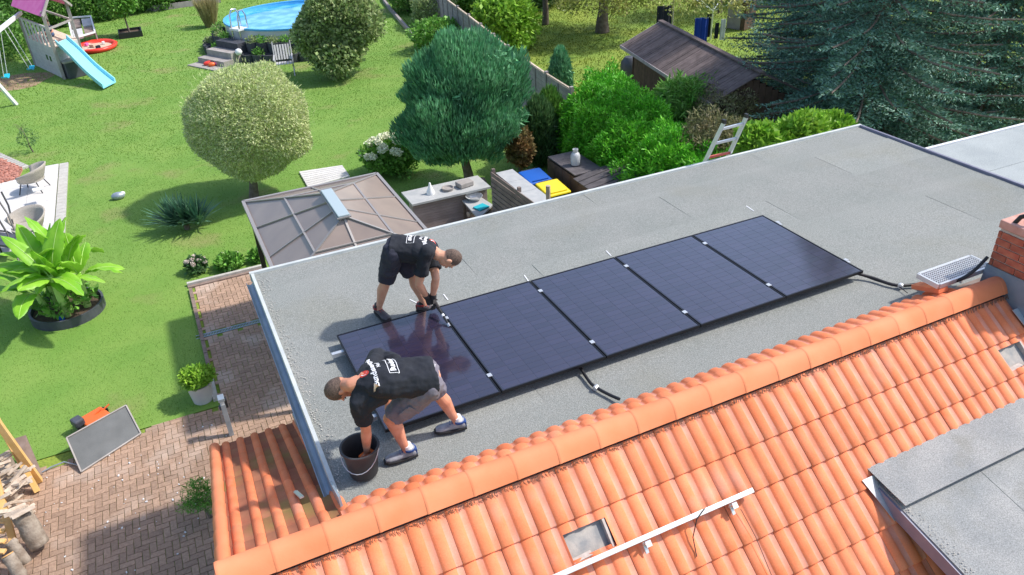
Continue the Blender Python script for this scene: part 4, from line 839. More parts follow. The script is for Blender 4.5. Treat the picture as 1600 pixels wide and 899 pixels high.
# back hedge at the top left
t = thing('back_hedge', P(60, 10), 'long dense green hedge along the far end of the garden', 'hedge')
for i in range(15):
    x = -13+i*1.35; y = 46+.35*x+random.uniform(-.3, .3)-(.0); crown('foliage', (x, y, 1.2), (1.2, 1.1, 1.5), 2600, .17, .5, LM['hedge'], t, lumps=20, amp=.2, thick=.15)
for i in range(6): trunk(t, (-12+i*3, 46+.35*(-12+i*3), 0), (-12+i*3, 46+.35*(-12+i*3), 1.2), .06, .04, limbs=0, name='stem')
bush('side_hedge', -10, 85, (2.2, 3, 1.5), 2.2, 'hedge', 'green hedge behind the swing at the left edge', 4500, .16)
bush('far_shrub', 330, -12, (3, 1.5, 1.3), 2.0, 'hedge', 'low green shrub beyond the raised bed at the top', 2500, .17)
bush('far_shrub', 560, -25, (3, 2, 1.6), 2.5, 'mid', 'green shrub beyond the pool at the top edge', 2500, .18)
# young tree in its planter
B = P(205, 56); t = thing('young_tree', B, 'young bright green tree growing in a square black planter', 'tree'); trunk(t, B, (B.x-.1, B.y, 1.2), .05, .03, limbs=4, spread=.4)
crown('crown', (B.x-.1, B.y, 1.9), (1.0, 1.0, 1.15), 3000, .16, .5, LM['mid'], t, thick=.3, lumps=20, amp=.25)
t = thing('square_planter', B, 'square black planter around the foot of the young tree', 'planter')
for dx, dy, w1, w2 in ((0, .55, 1.1, .06), (0, -.55, 1.1, .06), (.52, 0, .06, 1.04), (-.52, 0, .06, 1.04)): MB().box((B.x+dx, B.y+dy, .14), (w1, w2, .28)).build('side_board', M['black'], t)
MB().box((B.x, B.y, .1), (1.0, 1.0, .12)).build('soil', M['soil'], t)
t = thing('raised_bed', P(290, 10), 'long raised timber bed with leafy plants at the top', 'raised bed')
a, b = P(240, 18), P(345, 4); MB().bar(a+Vector((0, 0, .15)), b+Vector((0, 0, .15)), .12, .3).build('front_beam', M['fencew'], t)
d_ = Vector((.3, 2.2, 0)); MB().bar(a+d_+Vector((0, 0, .15)), b+d_+Vector((0, 0, .15)), .12, .3).build('back_beam', M['fencew'], t); MB().bar(a+Vector((-.07, .1, .15)), a+d_+Vector((-.07, -.1, .15)), .12, .3).build('end_beam', M['fencew'], t)
MB().slab([a+Vector((0, .1, .2)), b+Vector((0, .1, .2)), b+d_+Vector((0, 0, .2)), a+d_+Vector((0, 0, .2))], .05).build('soil', M['soil'], t)
for i in range(7): q = a.lerp(b, (i+.5)/7)+d_*.45; crown('plant_leaves', (q.x, q.y, .5), (.5, .6, .35), 350, .16, .6, LM['lime' if i % 2 else 'mid'], t, core=False, thick=.4)
B = P(330, 42); t = thing('ornamental_grass', B, 'tall straw-coloured ornamental grass left of the pool', 'grass plant')
n = 1400; d = unit(n)*.35; d[:, 2] = 1; p = np.array(B)+unit(n)*.25; p[:, 2] = 0; leafmesh('blades', p, d, rng.uniform(.8, 1.7, n), .025, LM['straw'], t, tri=True)
n = 500; leafmesh('plume', p[:n]+d[:n]*.9, d[:n], rng.uniform(.3, .6, n), .06, LM['straw'], t)
# ------------------------------------------------ pool
PC = (5.85, 33.45); PRD = 3.25
t = thing('swimming_pool', (PC[0], PC[1], 0), 'round above-ground pool with clear blue water and a pale steel wall', 'pool')
MB().lathe([(PRD, 0), (PRD+.02, 1.17)], (*PC, 0), 72).build('pool_wall', M['pool'], t, smooth=True); MB().lathe([(PRD-.06, 1.16), (PRD-.06, 1.22), (PRD+.07, 1.22), (PRD+.07, 1.14), (PRD+.02, 1.14)], (*PC, 0), 72).build('rim', M['liner'], t)
MB().lathe([(PRD-.05, 1.2), (PRD-.08, 1.0), (PRD-.08, .85)], (*PC, 0), 72).build('liner', M['liner'], t); MB().lathe([(0, 1.06), (PRD*.5, 1.06), (PRD-.02, 1.06)], (*PC, 0), 72).build('water', M['water'], t)
def onc(ang, r, z): return Vector((PC[0]+r*math.cos(ang), PC[1]+r*math.sin(ang), z))
def angof(px, py, z): q = P(px, py, z); return math.atan2(q.y-PC[1], q.x-PC[0])
al = angof(384, 42, 1.2); t = thing('pool_ladder', onc(al, PRD, 0), 'chrome pool ladder with a white platform leaning over the pool rim', 'ladder')
for s in (-1, 1):
    o = onc(al+s*.075, 0, 0); ta = al+s*.075
    def L_(r, z): return onc(ta, r, z)
    MB().tube([L_(PRD+.30, .1), L_(PRD+.28, 1.2), L_(PRD+.25, 1.75), L_(PRD+.12, 1.98), L_(PRD-.08, 1.98), L_(PRD-.2, 1.75), L_(PRD-.22, 1.0)], .035, 8).build('handrail', M['steel'], t, smooth=True)
    MB().box(L_(PRD+.30, .12), (.16, .16, .12)).build('foot', M['white'], t)
MB().box(onc(al, PRD+.12, 1.2), (.5, .62, .08), al).build('platform', M['white'], t)
as_ = angof(384, 72, .4); t = thing('pool_steps', onc(as_, PRD+.9, 0), 'three grey block steps leading up to the pool ladder', 'steps')
for i, (r, h, w_) in enumerate(((PRD+.62, .78, 1.5), (PRD+1.12, .50, 1.7), (PRD+1.60, .25, 1.8))): MB().box(onc(as_, r, h/2), (.52, w_, h), as_).build('step', M['potd'] if i == 0 else M['wood'], t)
MB().box(onc(as_, PRD+2.1, .02), (.6, 1.9, .05), as_).build('step', M['wood'], t)
tag(MB().lathe([(.001, 0), (.11, .04), (.16, .15), (.11, .26), (.001, .30)], onc(as_+.22, PRD+1.15, .35), 16).build('white_ball', M['white'], smooth='all'), 'white ball lying on the pool steps', 'ball')
t = thing('toys', onc(as_, PRD+2.1, .05), 'pink and orange toys with a towel lying on the lowest pool step', 'toys'); q = onc(as_, PRD+2.1, .05)
for dx, dy, s, m_ in ((.1, .1, .22, 'redp'), (.35, .05, .3, 'toweld'), (.5, -.1, .22, 'pink'), (.2, -.2, .16, 'mow'), (.7, -.15, .2, 'white')): V, F = blob((q.x+dx, q.y+dy, .12), (s, s*.7, .10), None, '', None, 1); mb = MB(); mb.add(V, F); mb.build('toy', M[m_], t, smooth='all')
PLN = [(r, z0, a) for r, z0, a0, a1, n in ((PRD+.42, .35, as_+.28, as_+1.25, 8), (PRD+.85, 0, as_+.28, as_+1.25, 9), (PRD+.42, .35, as_-.85, as_-.24, 5), (PRD+.9, 0, as_-.85, as_-.24, 6)) for a in np.linspace(a0, a1, n)]
pr0 = None
ORD = 'first second third fourth fifth sixth seventh eighth ninth'.split(); ct = {}
for i, (r, z0, a) in enumerate(PLN):
    gk = ('upper' if z0 else 'lower', 'right' if i < 17 else 'left'); ct[gk] = ct.get(gk, -1)+1; n_ = ct[gk] if gk[1] == 'right' else (4 if z0 else 5)-ct[gk]
    c = onc(a, r, z0); t = thing('block_planter', c, 'dark pool-side planter, '+ORD[n_]+' in the '+gk[0]+' row '+gk[1]+' of the steps', 'planter', 'dark block planters around the pool')
    h = .42 if z0 else .36
    MB().lathe([(.0, 0), (.27, 0), (.29, h), (.24, h), (.23, h-.06), (0, h-.06)], c, 14).build('block', M['potd'], t)
    if z0: MB().box((c.x, c.y, z0/2-.01), (.4, .4, z0-.02)).build('support', M['potd'], t)
    if z0 or i % 3 == 0: crown('plant', (c.x, c.y, z0+h+.08), (.24, .24, .16), 160, .12, .4, LM['mid' if i % 2 else 'shrub'], t, core=False, thick=.4)
# folding chair on the lawn
c = P(447, 118); t = thing('folding_chair', c, 'pale grey slatted wooden folding chair on the lawn below the pool', 'chair'); ax = Vector((.97, -.2, 0)); ay = Vector((.2, .97, 0))
def F3(u, v, z): return c+ax*u+ay*v+Vector((0, 0, z))
for i in range(6): MB().bar(F3(-.28+.11*i, -.1, .47), F3(-.28+.11*i, .5, .44), .085, .02).build('seat_slat', M['playw'], t)
for i in range(6): MB().bar(F3(-.28+.11*i, .55, .52), F3(-.28+.11*i, .8, 1.08), .075, .02, up=(0, 1, 0)).build('back_slat', M['playw'], t)
for s in (-.36, .36):
    MB().bar(F3(s, -.25, 0), F3(s, .6, .6), .04, .05).build('leg', M['playw'], t); MB().bar(F3(s, .65, 0), F3(s, -.1, .5), .04, .05).build('leg', M['playw'], t); MB().bar(F3(s, .5, .46), F3(s, .85, 1.2), .04, .05).build('back_post', M['playw'], t); MB().bar(F3(s, -.2, .68), F3(s, .6, .70), .06, .03).build('armrest', M['playw'], t)
# ------------------------------------------------ play tower
A_, B_, C_ = P(57, 103), P(101, 124), P(136, 106); D_ = A_+(C_-B_); up = lambda v, h: Vector((v.x, v.y, h))
t = thing('play_tower', (A_+C_)/2, 'grey painted wooden play tower with a pink roof on the lawn', 'play tower')
h1, h2 = 1.25, 2.05
for i in range(8): MB().bar(up(A_, .09+i*.155), up(B_, .09+i*.155), .025, .148).build('siding_board', M['playw'], t); MB().bar(up(B_, .09+i*.155), up(C_, .09+i*.155), .025, .148).build('siding_board', M['playw'], t)
for i in range(7): v = A_.lerp(B_, (i+.5)/7); MB().bar(up(v, h1), up(v, h2), .20 if i % 1 == 0 else .1, .03, up=(B_-A_).cross(Vector((0, 0, 1)))).build('railing_board', M['playw'], t)
MB().slab([up(A_, h1+.02), up(B_, h1+.02), up(C_, h1+.02), up(D_, h1+.02)], .06).build('floor', M['logf'], t)
for v, h in ((A_, 2.15), (B_, 2.75), (C_, 2.75), (D_, 2.75)): MB().box((v.x, v.y, h/2), (.12, .12, h)).build('post', M['wood'], t)
MB().bar(up(A_, 2.1), up(B_, 2.1), .06, .08).build('rail', M['playw'], t); MB().bar(up(B_, 2.05), up(C_, 2.05), .06, .08).build('rail', M['wood'], t); MB().bar(up(D_, 2.05), up(C_, 2.05), .06, .08).build('rail', M['wood'], t)
rm1, rm2 = up((A_+D_)/2, 3.45), up((B_+C_)/2, 3.45); o_ = (B_-A_)*.06
MB().slab([up(A_, 2.6)-o_-(C_-B_)*.1, up(B_, 2.6)+o_-(C_-B_)*.1, rm2+o_, rm1-o_], .02).build('roof_sheet', M['pink'], t); MB().slab([up(D_, 2.6)-o_+(C_-B_)*.1, up(C_, 2.6)+o_+(C_-B_)*.1, rm2+o_, rm1-o_], .02).build('roof_sheet', M['pink'], t)
MB().bar(up(B_, 2.62)+o_*1.3-(C_-B_)*.1, rm2+o_*1.3, .05, .1).build('roof_edge', M['wood'], t); MB().bar(up(C_, 2.62)+o_*1.3+(C_-B_)*.1, rm2+o_*1.3, .05, .1).build('roof_edge', M['wood'], t)
q = A_.lerp(B_, .62); nn = (B_-A_).cross(Vector((0, 0, 1))).normalized()
for dx, s in ((0, .11), (.12, .10)): MB().box(up(q, .72)+(B_-A_)*dx+nn*.02+Vector((0, 0, 0)), (.16, .03, .2), math.atan2((B_-A_).y, (B_-A_).x)).build('window_cutout', M['dark'] if 'dark' in M else M['anth'], t)
# slide
s0, s1 = up(P(88, 62, 1.3), 1.3), up(P(109, 57, 1.3), 1.3); s0 = up(B_.lerp(C_, .12), 1.3); s1 = up(B_.lerp(C_, .62), 1.3); e0, e1 = P(161, 137, .12), P(181, 127, .12)
sm_ = (s0+e1)/2; sm_.z = 0; t = thing('slide', sm_, 'light blue plastic slide running down from the play tower', 'slide'); V = []; N_ = 12
for i in range(N_+1):
    f_ = i/N_; z = 1.32*(1-(f_**.9))**1.05+.12+.10*math.sin(f_*6.28*1.0)*(1-f_); a, b = s0.lerp(e0, f_), s1.lerp(e1, f_); a.z = b.z = z
    w_ = (b-a); V += [a+Vector((0, 0, .14)), a+w_*.06+Vector((0, 0, .14)), a+w_*.12, b-w_*.12, b-w_*.06+Vector((0, 0, .14)), b+Vector((0, 0, .14)), b+Vector((0, 0, -.05)), a+Vector((0, 0, -.05))]
mb = MB(); mb.add(V, [(i*8+k, i*8+(k+1) % 8, (i+1)*8+(k+1) % 8, (i+1)*8+k) for i in range(N_) for k in range(8)]+[tuple(range(8))[::-1], tuple(N_*8+k for k in range(8))]); mb.build('chute', M['slide'], t, smooth=True)
# storage box below the slide
c = (P(104, 122)+P(133, 118))/2; t = thing('toy_box', c, 'black storage box with a brown lid standing under the slide', 'box'); an = math.atan2((C_-B_).y, (C_-B_).x)
MB().box((c.x+.05, c.y+.15, .33), (.95, .75, .66), an*.4).build('body', M['anth'], t, bevel=.02); MB().box((c.x+.05, c.y+.15, .69), (1.0, .8, .06), an*.4).build('lid', M['wood'], t)
# swing frame
t = thing('swing_frame', P(25, 163), 'white wooden swing frame joined to the play tower at the left edge', 'swing'); sA = Vector((A_.x+.1, A_.y+.2, 2.25)); sB = P(-40, 66, 2.25)
sB = sA+(P(0, 46, 2.25)-sA)*2.2; MB().bar(sA, sB, .13, .13).build('top_beam', M['white'], t)
MB().bar(P(26, 164, 0), sB.lerp(sA, .02)+Vector((0, 0, -.06)), .11, .11).build('leg', M['white'], t); MB().bar(P(26, 164, 0)+Vector((-3.4, 3.2, 0)), sB.lerp(sA, .02)+Vector((0, 0, -.06)), .11, .11).build('leg', M['white'], t)
for n_, (px, py) in enumerate(((10, 122), (49, 109))):
    q = P(px, py, .4); s = sA.lerp(sB, .62-.30*n_); q2 = Vector((s.x, s.y, .4)); q2 = q
    t2 = t
    ax_ = (sB-sA).normalized(); mb = MB(); pts = [q2+ax_*(-.25+.1*i)+Vector((0, 0, .10*abs((i-2.5)/2.5)**2)) for i in range(6)]
    for a, b in zip(pts, pts[1:]): mb.bar(a, b, .20, .03)
    mb.build('seat', M['swingb'], t2)
    for k in (-1, 1): a = q2+ax_*.26*k+Vector((0, 0, .1)); tp = sA+ax_*((a-sA).dot(ax_)); MB().tube([a, Vector((tp.x, tp.y, 2.2))], .012, 5).build('rope', M['white'], t2)
# bench frame and red sandpit behind the tower
q = [P(107, 30, 1.0), P(142, 27, 1.0), P(149, 52, .5), P(114, 62, .5)]; t = thing('cushioned_seat', (q[0]+q[2])/2, 'pale framed garden seat with grey and white cushions behind the red sandpit', 'seat'); t.location.z = 0
for a, b in ((0, 1), (1, 2), (2, 3), (3, 0)): MB().bar(q[a]+Vector((0, 0, .05)), q[b]+Vector((0, 0, .05)), .07, .07).build('frame_bar', M['white'], t)
for v in q: MB().tube([v, Vector((v.x, v.y, 0))], .04, 6).build('leg', M['wood'], t)
for i in range(2):
    for j in range(2): a = q[0].lerp(q[1], .05+.5*i).lerp(q[3].lerp(q[2], .05+.5*i), .05+.5*j); b = q[0].lerp(q[1], .48+.5*i).lerp(q[3].lerp(q[2], .48+.5*i), .05+.5*j); c_ = q[0].lerp(q[1], .48+.5*i).lerp(q[3].lerp(q[2], .48+.5*i), .48+.5*j); d_ = q[0].lerp(q[1], .05+.5*i).lerp(q[3].lerp(q[2], .05+.5*i), .48+.5*j); MB().slab([a, b, c_, d_], .1).build('cushion', M['playw' if (i+j) % 2 else 'slatw'], t)
c = P(151, 76); t = thing('sandpit', c, 'round red plastic sandpit with toys beside the play tower', 'sandpit'); sc_ = 1.55
V = MB(); V.lathe([(.75, 0), (.92, .02), (.98, .16), (.88, .22), (.78, .18), (.72, .08)], (0, 0, 0), 28); V.v = [(c.x+v[0]*1.0, c.y+v[1]*1.25, v[2]) for v in V.v]; V.build('rim', M['redp'], t, smooth='all')
V = MB(); V.lathe([(0, .10), (.76, .08)], (0, 0, 0), 24); V.v = [(c.x+v[0], c.y+v[1]*1.25, v[2]) for v in V.v]; V.build('sand', M['sand'], t)
for dx, dy, w1, m_, lb in ((-.45, -.9, .34, 'logf', 'pale wooden toy piece at the lower left rim of the red sandpit'), (.35, .3, .12, 'white', 'white toy shovel standing in the right half of the red sandpit'), (-.15, -.1, .26, 'sand', 'sand coloured toy lying in the middle of the red sandpit'), (.1, -.5, .2, 'toweld', 'dark toy lying at the front of the red sandpit'), (-.4, .4, .22, 'pink', 'pink toy lying at the back of the red sandpit')): MB_ = MB().box((c.x+dx, c.y+dy, .17), (w1, .12, .12), dx*5).build('sand_toy', M[m_], bevel=.01); tag(MB_, lb, 'toy')
# dark trodden patch under the swing
MB().add([(P(28, 128).x+1.3*math.cos(a)*(1+.2*math.sin(3*a)), P(28, 128).y+1.4*math.sin(a), .004) for a in [i*.3142 for i in range(20)]]+[], [tuple(range(20))]).build('bare_ground', mat('bare_soil', (.22, .14, .085), (.34, .25, .15), 1, 3, bump=.5, bscale=40), kind='structure')
# ------------------------------------------------ terrace at the left
t = thing('terrace', P(40, 330), 'pale slab terrace with a stone border at the left of the lawn', 'terrace')
ty0, ty1, tx1 = 14.5, 21.2, -4.08
for i in range(8):
    for j in range(9):
        x, y = tx1-.28-.75*(i+.5), ty0+.75*(j+.5)
        if y > 20.5-(-4.7-x)*.0 and False: continue
        if x < -4.65 and y < 14.9: continue
        if y > 20.2 and x < -5.0: continue
        MB().box((x, y, .02), (.742, .742, .06)).build('slab', M['slab'], t)
for j in range(28): MB().box((tx1-.13, ty0+.24*(j+.5), .02), (.24, .232, .07)).build('border_stone', M['kerb'], t)
for i in range(14): v = P(38, 263).lerp(P(-10, 241), i/13); MB().box((v.x, v.y, .03), (.22, .2, .08), .6).build('border_stone', M['kerb'], t)
q = [P(36, 266), P(28, 282), P(-40, 300), P(-60, 225), P(-10, 244)]; MB().prism([(v.x, v.y) for v in q], 0, .06).build('gravel_bed', M['redgravel'], t)
mb = MB()
for i in range(900):
    f_ = random.random(); v = q[0].lerp(q[4], f_).lerp(q[1].lerp(q[2], f_), random.random()); s = random.uniform(.03, .07); mb.box((v.x, v.y, .07), (s, s*.8, s*.7), random.random()*3)
mb.build('red_stones', M['redgravel'], t, kind='stuff')
def shell(px, py, rz, lab):
    c = P(px, py); t = thing('terrace_chair', c, lab, 'chair', 'woven terrace chairs'); V = []; n = 22; ws = []
    Mz = Matrix.Rotation(rz, 3, 'Z')
    for ring in range(5):
        for i in range(n+1):
            a = -math.pi*.5-.35+(math.pi+.7)*i/n; k = ring/4; r = (.30+.17*k)*(1.0 if ring else .9); z = .40+.42*k*(.55+.45*math.sin(math.pi*i/n)); V.append(c+Mz @ Vector((-r*math.cos(a)*1.0, r*math.sin(a)*1.05, z)))
    m_ = n+1; F = [(r*m_+i, r*m_+i+1, (r+1)*m_+i+1, (r+1)*m_+i) for r in range(4) for i in range(n)]; mb = MB(); mb.add(V, F); o = mb.build('shell', M['wicker'], t, smooth=True); sd = o.modifiers.new('s', 'SOLIDIFY'); sd.thickness = .04
    mb = MB(); mb.prism([tuple((c+Mz @ Vector((.34*math.cos(a)*(1.05), .36*math.sin(a), 0)))[:2]) for a in [i*.4488 for i in range(14)]], .38, .44); mb.build('seat', M['wicker'], t)
    for sx in (-1, 1):
        for sy in (-1, 1): MB().tube([c+Mz @ Vector((sx*.2, sy*.2, .38)), c+Mz @ Vector((sx*.33, sy*.30, 0))], .016, 6).build('leg', M['black'], t)
shell(56, 300, math.pi*.9, 'woven beige shell chair with a white paper on its seat, beside the red gravel'); c = P(58, 296, .45); tag(MB().box((c.x+.03, c.y-.02, .46), (.28, .2, .03), .2).build('paper_sheet', M['paper']), 'white folded paper lying on the seat of the beige shell chair', 'paper')
shell(52, 378, math.pi*1.25, 'second woven beige shell chair, partly hidden behind the banana leaves')
c = P(5, 385); t = thing('hanging_chair', c, 'black metal chair frame at the left edge of the terrace', 'chair')
for px0, py0, z0, px1, py1, z1 in ((-8, 305, 1.2, 28, 372, .3), (-10, 330, 1.1, 30, 410, 0), (2, 300, 1.1, 20, 350, .5), (-10, 360, .5, 28, 372, .3), (-14, 375, .6, 5, 400, 0)): MB().tube([P(px0, py0, z0), P((px0+px1)/2+2, (py0+py1)/2-4, (z0+z1)/2), P(px1, py1, z1)], .022, 6).build('frame_tube', M['black'], t, smooth=True)
MB().slab([P(-20, 360, .45), P(24, 366, .4), P(20, 385, .4), P(-20, 380, .4)], .06).build('seat_pad', M['anth'], t)
# ------------------------------------------------ thuja hedge, bushes behind the extension
hp = [(10.55, 13.3), (9.75, 12.7), (10.3, 12.0), (9.35, 11.4), (10.1, 10.7), (9.25, 10.2), (9.85, 9.4), (9.2, 8.6), (9.6, 7.7)]
lab = ['farthest', 'second farthest', 'third farthest on the right', 'middle left', 'middle right', 'left one nearest the bins', 'right one toward the shed', 'second nearest', 'nearest']
for i, (x, y) in enumerate(hp):
    h = 2.45-.02*i+random.uniform(-.12, .12); t = thing('thuja_tree', (x, y, 0), 'bright green bushy thuja in the hedge clump, '+lab[i]+' ', 'tree', 'thujas in the bright green clump')
    crown('crown', (x, y, h*.48), (1.0, 1.0, h*.56), 15000, .12, .30, LM['thuja'], t, lumps=70, amp=.20, sharp=50, thick=.12); trunk(t, (x, y, 0), (x, y, h*.5), .07, .05, limbs=0)
def thuja2(px, py, r_, h, lab, n=5000, lm='cyp'):
    B = P(px, py); t = thing('small_conifer', B, lab, 'tree'); crown('crown', (B.x, B.y, h*.5), (r_, r_, h*.55), n, .16, .22, LM[lm], t, mode='up', lumps=20, amp=.12, thick=.12); trunk(t, B, (B.x, B.y, h*.5), .05, .03, limbs=0)
thuja2(876, 180, .42, 2.2, 'small dark pointed conifer at the far end of the bright thujas', 3500)
thuja2(842, 260, .55, 1.9, 'dark upright conifer behind the wall and the blue bin', 4500, 'dark'); thuja2(858, 246, .5, 2.0, 'olive green upright conifer between the wall and the thujas', 4000, 'hedge')
bush('withered_shrub', 812, 232, (.38, .45, .6), (.9,), 'brownl', 'withered orange-brown shrub behind the stone-topped wall', 2200, .11)
bush('fence_climber', 842, 196, (.6, .8, .5), (1.0,), 'lime', 'small lime green shrub at the near end of the grey fence', 900, .12)
bush('bamboo_bush', 1070, 168, (1.15, 1.3, .95), (1.5,), 'mid', 'drooping leafy green bush in front of the brown shed', 8000, .20, .16, mode='droop')
bush('dry_bush', 1122, 182, (1.05, 1.2, .9), (1.5,), 'dry', 'dull brownish green bush between the shed and the ladder', 6500, .10, .3)
bush('dry_bush', 1112, 225, (.9, 1.0, .8), (2.0,), 'dry', 'dull brownish green bush directly behind the ladder', 5000, .10, .3)
bush('rhododendron_bush', 1245, 224, (.9, .6, .6), (2.9,), 'lime', 'yellow-green leafy bush beyond the far roof edge, under the spruce', 5200, .13, .5)
bush('rhododendron_bush', 1190, 236, (.6, .55, .55), (2.9,), 'lime', 'yellow-green leafy bush nearest the ladder beyond the roof edge', 4000, .13, .5)
bush('rhododendron_bush', 1298, 208, (.5, .5, .45), (2.9,), 'lime', 'yellow-green leafy bush at the far corner of the flat roof', 2500, .13, .5)
# ------------------------------------------------ shed
E0 = Vector((13.45, 17.0, 0)); dv = Vector((-.20, -.98, 0)).normalized(); pv = Vector((-dv.y, dv.x, 0)); pv = pv if pv.x > 0 else -pv; SL = 6.6
t = thing('garden_shed', E0+dv*2.8+pv*1.3, 'brown wooden shed with a weathered ridged roof on the neighbouring lawn', 'shed')
def S3(u, v, z): q = E0+dv*u+pv*v; return Vector((q.x, q.y, z))
wl = .25
for i in range(31): MB().bar(S3(.35+i*.215, .30, .02), S3(.35+i*.215, .30, 1.95), .205, .03, up=pv).build('wall_board', M['shedw'], t)
for i in range(10):
    h = 1.95+.55*(1-abs((i+.5)/10*2-1)); MB().bar(S3(.33, .35+i*.2, .02), S3(.33, .35+i*.2, h), .03, .19, up=pv).build('wall_board', M['shedw'], t)
for i in range(10):
    h = 1.92+.55*(1-abs((i+.5)/10*2-1)); MB().bar(S3(SL-.25, .35+i*.2, .02), S3(SL-.25, .35+i*.2, h), .03, .19, up=pv).build('wall_board', M['shedw'], t)
MB().prism([S3(.4, .36, 0)[:2], S3(SL-.3, .36, 0)[:2], S3(SL-.3, 2.3, 0)[:2], S3(.4, 2.3, 0)[:2]], 0, 1.9).build('inner_wall', M['shedw'], t)
for i in range(50):
    a, b = i*SL/50+.003, (i+1)*SL/50-.004; z = random.uniform(0, .012); MB().slab([S3(a, -.05, 2.0+z), S3(b, -.05, 2.0+z), S3(b, 1.33, 2.66+z), S3(a, 1.33, 2.66+z)], .03).build('shingle_strip', M['shingle'], t); MB().slab([S3(a, 2.7, 2.0+z), S3(b, 2.7, 2.0+z), S3(b, 1.34, 2.66+z), S3(a, 1.34, 2.66+z)], .03).build('shingle_strip', M['shingle'], t)
MB().bar(S3(-.02, 1.33, 2.69), S3(SL, 1.33, 2.69), .16, .04).build('ridge_cap', M['shingle'], t); MB().bar(S3(-.03, -.07, 1.97), S3(SL, -.07, 1.97), .03, .10).build('eave_board', M['fencew'], t); MB().bar(S3(-.03, -.07, 1.96), S3(-.03, 1.33, 2.62), .03, .08).build('barge_board', M['fencew'], t)
c = P(984, 122); tag(MB().lathe([(0, 0), (.36, 0), (.38, .25), (.36, .62), (.22, .80), (0, .84)], c, 18).build('compost_barrel', M['anth'], smooth=True), 'dark green barrel standing on the grass left of the shed', 'barrel')
# washing on the line
pole = P(1110, 62); t = thing('rotary_dryer', pole, 'rotary clothes dryer with thin arms beyond the shed', 'clothes dryer'); MB().tube([pole, pole+Vector((0, 0, 2.0))], .03, 8).build('pole', M['alu'], t)
for k in range(4): a = .5+k*1.571; MB().tube([pole+Vector((0, 0, 1.2)), pole+Vector((1.5*math.cos(a), 1.5*math.sin(a), 1.95))], .018, 6).build('arm', M['alu'], t)
lp = [pole+Vector((1.5*math.cos(.5+k*1.571), 1.5*math.sin(.5+k*1.571), 1.95)) for k in range(4)]
for k in range(4): MB().tube([lp[k], lp[(k+1) % 4]], .008, 4).build('line', M['white'], t)
def towel(px, py, wd, h, mt, lab, z=1.9):
    c = P(px, py, z); V = []; n = 8
    for i in range(n+1):
        for zz in (z, z-h*.5, z-h): V.append((c.x+wd*(i/n-.5), c.y+.03*math.sin(i*1.9)+(wd*(i/n-.5))*-.35, zz))
    mb = MB(); mb.add(V, [(i*3+k, (i+1)*3+k, (i+1)*3+k+1, i*3+k+1) for i in range(n) for k in range(2)]); o = mb.build('towel', M[mt]); s = o.modifiers.new('s', 'SOLIDIFY'); s.thickness = .02; tag(o, lab, 'towel')
towel(1039, 9, .62, .95, 'toweld', 'dark navy towel hanging left of the blue one beyond the shed roof', 1.7); towel(1097, 28, .52, .95, 'towelb', 'bright blue towel hanging on the clothes dryer', 1.7); towel(1109, 22, .18, .9, 'toweld', 'narrow black cloth hanging just right of the blue towel', 1.7)
towel(1121, 36, .16, .6, 'toweld', 'small dark cloth hanging between the black and the pale one', 1.5); towel(1131, 30, .2, .8, 'white', 'pale narrow cloth at the right end of the washing', 1.6)
pq = P(1039, 45); t = thing('washing_line_post', pq, 'slim post carrying the line with the navy towel', 'post'); MB().tube([pq+Vector((.4, 0, 0)), pq+Vector((.4, 0, 1.75))], .03, 6).build('pole', M['wood'], t); MB().tube([pq+Vector((.4, 0, 1.74)), lp[2]], .01, 4).build('line', M['white'], t)
c = P(1160, 44); t = thing('small_hut', c, 'small dark brown wooden hut beyond the washing', 'hut'); MB().box((c.x, c.y, .65), (.85, .7, 1.3), .3).build('body', M['shedw'], t); MB().box((c.x-.45, c.y+.1, .6), (.08, .7, 1.2), .3).build('side_panel', M['fencew'], t)
MB().slab([(c.x-.6, c.y-.5, 1.3), (c.x+.5, c.y-.6, 1.3), (c.x+.6, c.y+.45, 1.6), (c.x-.5, c.y+.55, 1.6)], .05).build('roof', M['shingle'], t)
# fruit trees of the neighbour
LB = [None]
def ftree(px, py, h, cr, lm, lab, n=7000, tr=.2, size=.17, dz=0):
    B = P(px, py); t = thing('fruit_tree', B, lab, 'tree'); LB[0] = t; trunk(t, B, (B.x, B.y, h*.55), tr, tr*.6, limbs=7, spread=cr[0]*.6)
    for dx, dy, dz_, f_, k in ((0, 0, 0, .8, .4), (-.5, .3, -.15, .6, .2), (.5, -.2, -.1, .6, .2), (.1, .5, .1, .6, .2), (0, -.5, -.2, .55, .2)): crown('crown', (B.x+dx*cr[0], B.y+dy*cr[1], h+dz_*cr[2]), tuple(c_*f_ for c_ in cr), int(n*k), size, .5, LM[lm], t, core=False, lumps=25, amp=.3, sharp=15, thick=.35)
ftree(941, 50, 3.7, (4.2, 3.6, 2.1), 'autumn', 'old apple tree with a thick trunk and yellowing leaves on the neighbouring lawn', 14000, .28)
for px, py, z, rd, n in ((895, 4, 1.9, (1.0, .9, .45), 700), (965, 6, 1.8, (.9, .8, .5), 700), (1010, -4, 1.9, (1.0, .8, .4), 500)): crown('low_branch', tuple(P(px, py, z)), rd, n, .15, .5, LM['autumn'], LB[0], core=False, thick=.4, amp=.3)['kind'] = 'stuff'
ftree(1125, 20, 3.3, (2.6, 2.4, 1.4), 'autumn', 'apple tree with thin yellow-green foliage above the washing', 4500, .1)
for px, py, z, rd, n in ((1085, 6, 2.1, (1.2, .8, .35), 550), (1150, 8, 2.2, (1.0, .7, .4), 450)): crown('low_branch', tuple(P(px, py, z)), rd, n, .14, .45, LM['autumn'], LB[0], core=False, thick=.5, amp=.3)['kind'] = 'stuff'
ftree(852, 38, 4.6, (2.4, 2.6, 2.2), 'shrub', 'leafy tree shading the grass beyond the grey fence', 7000, .15)
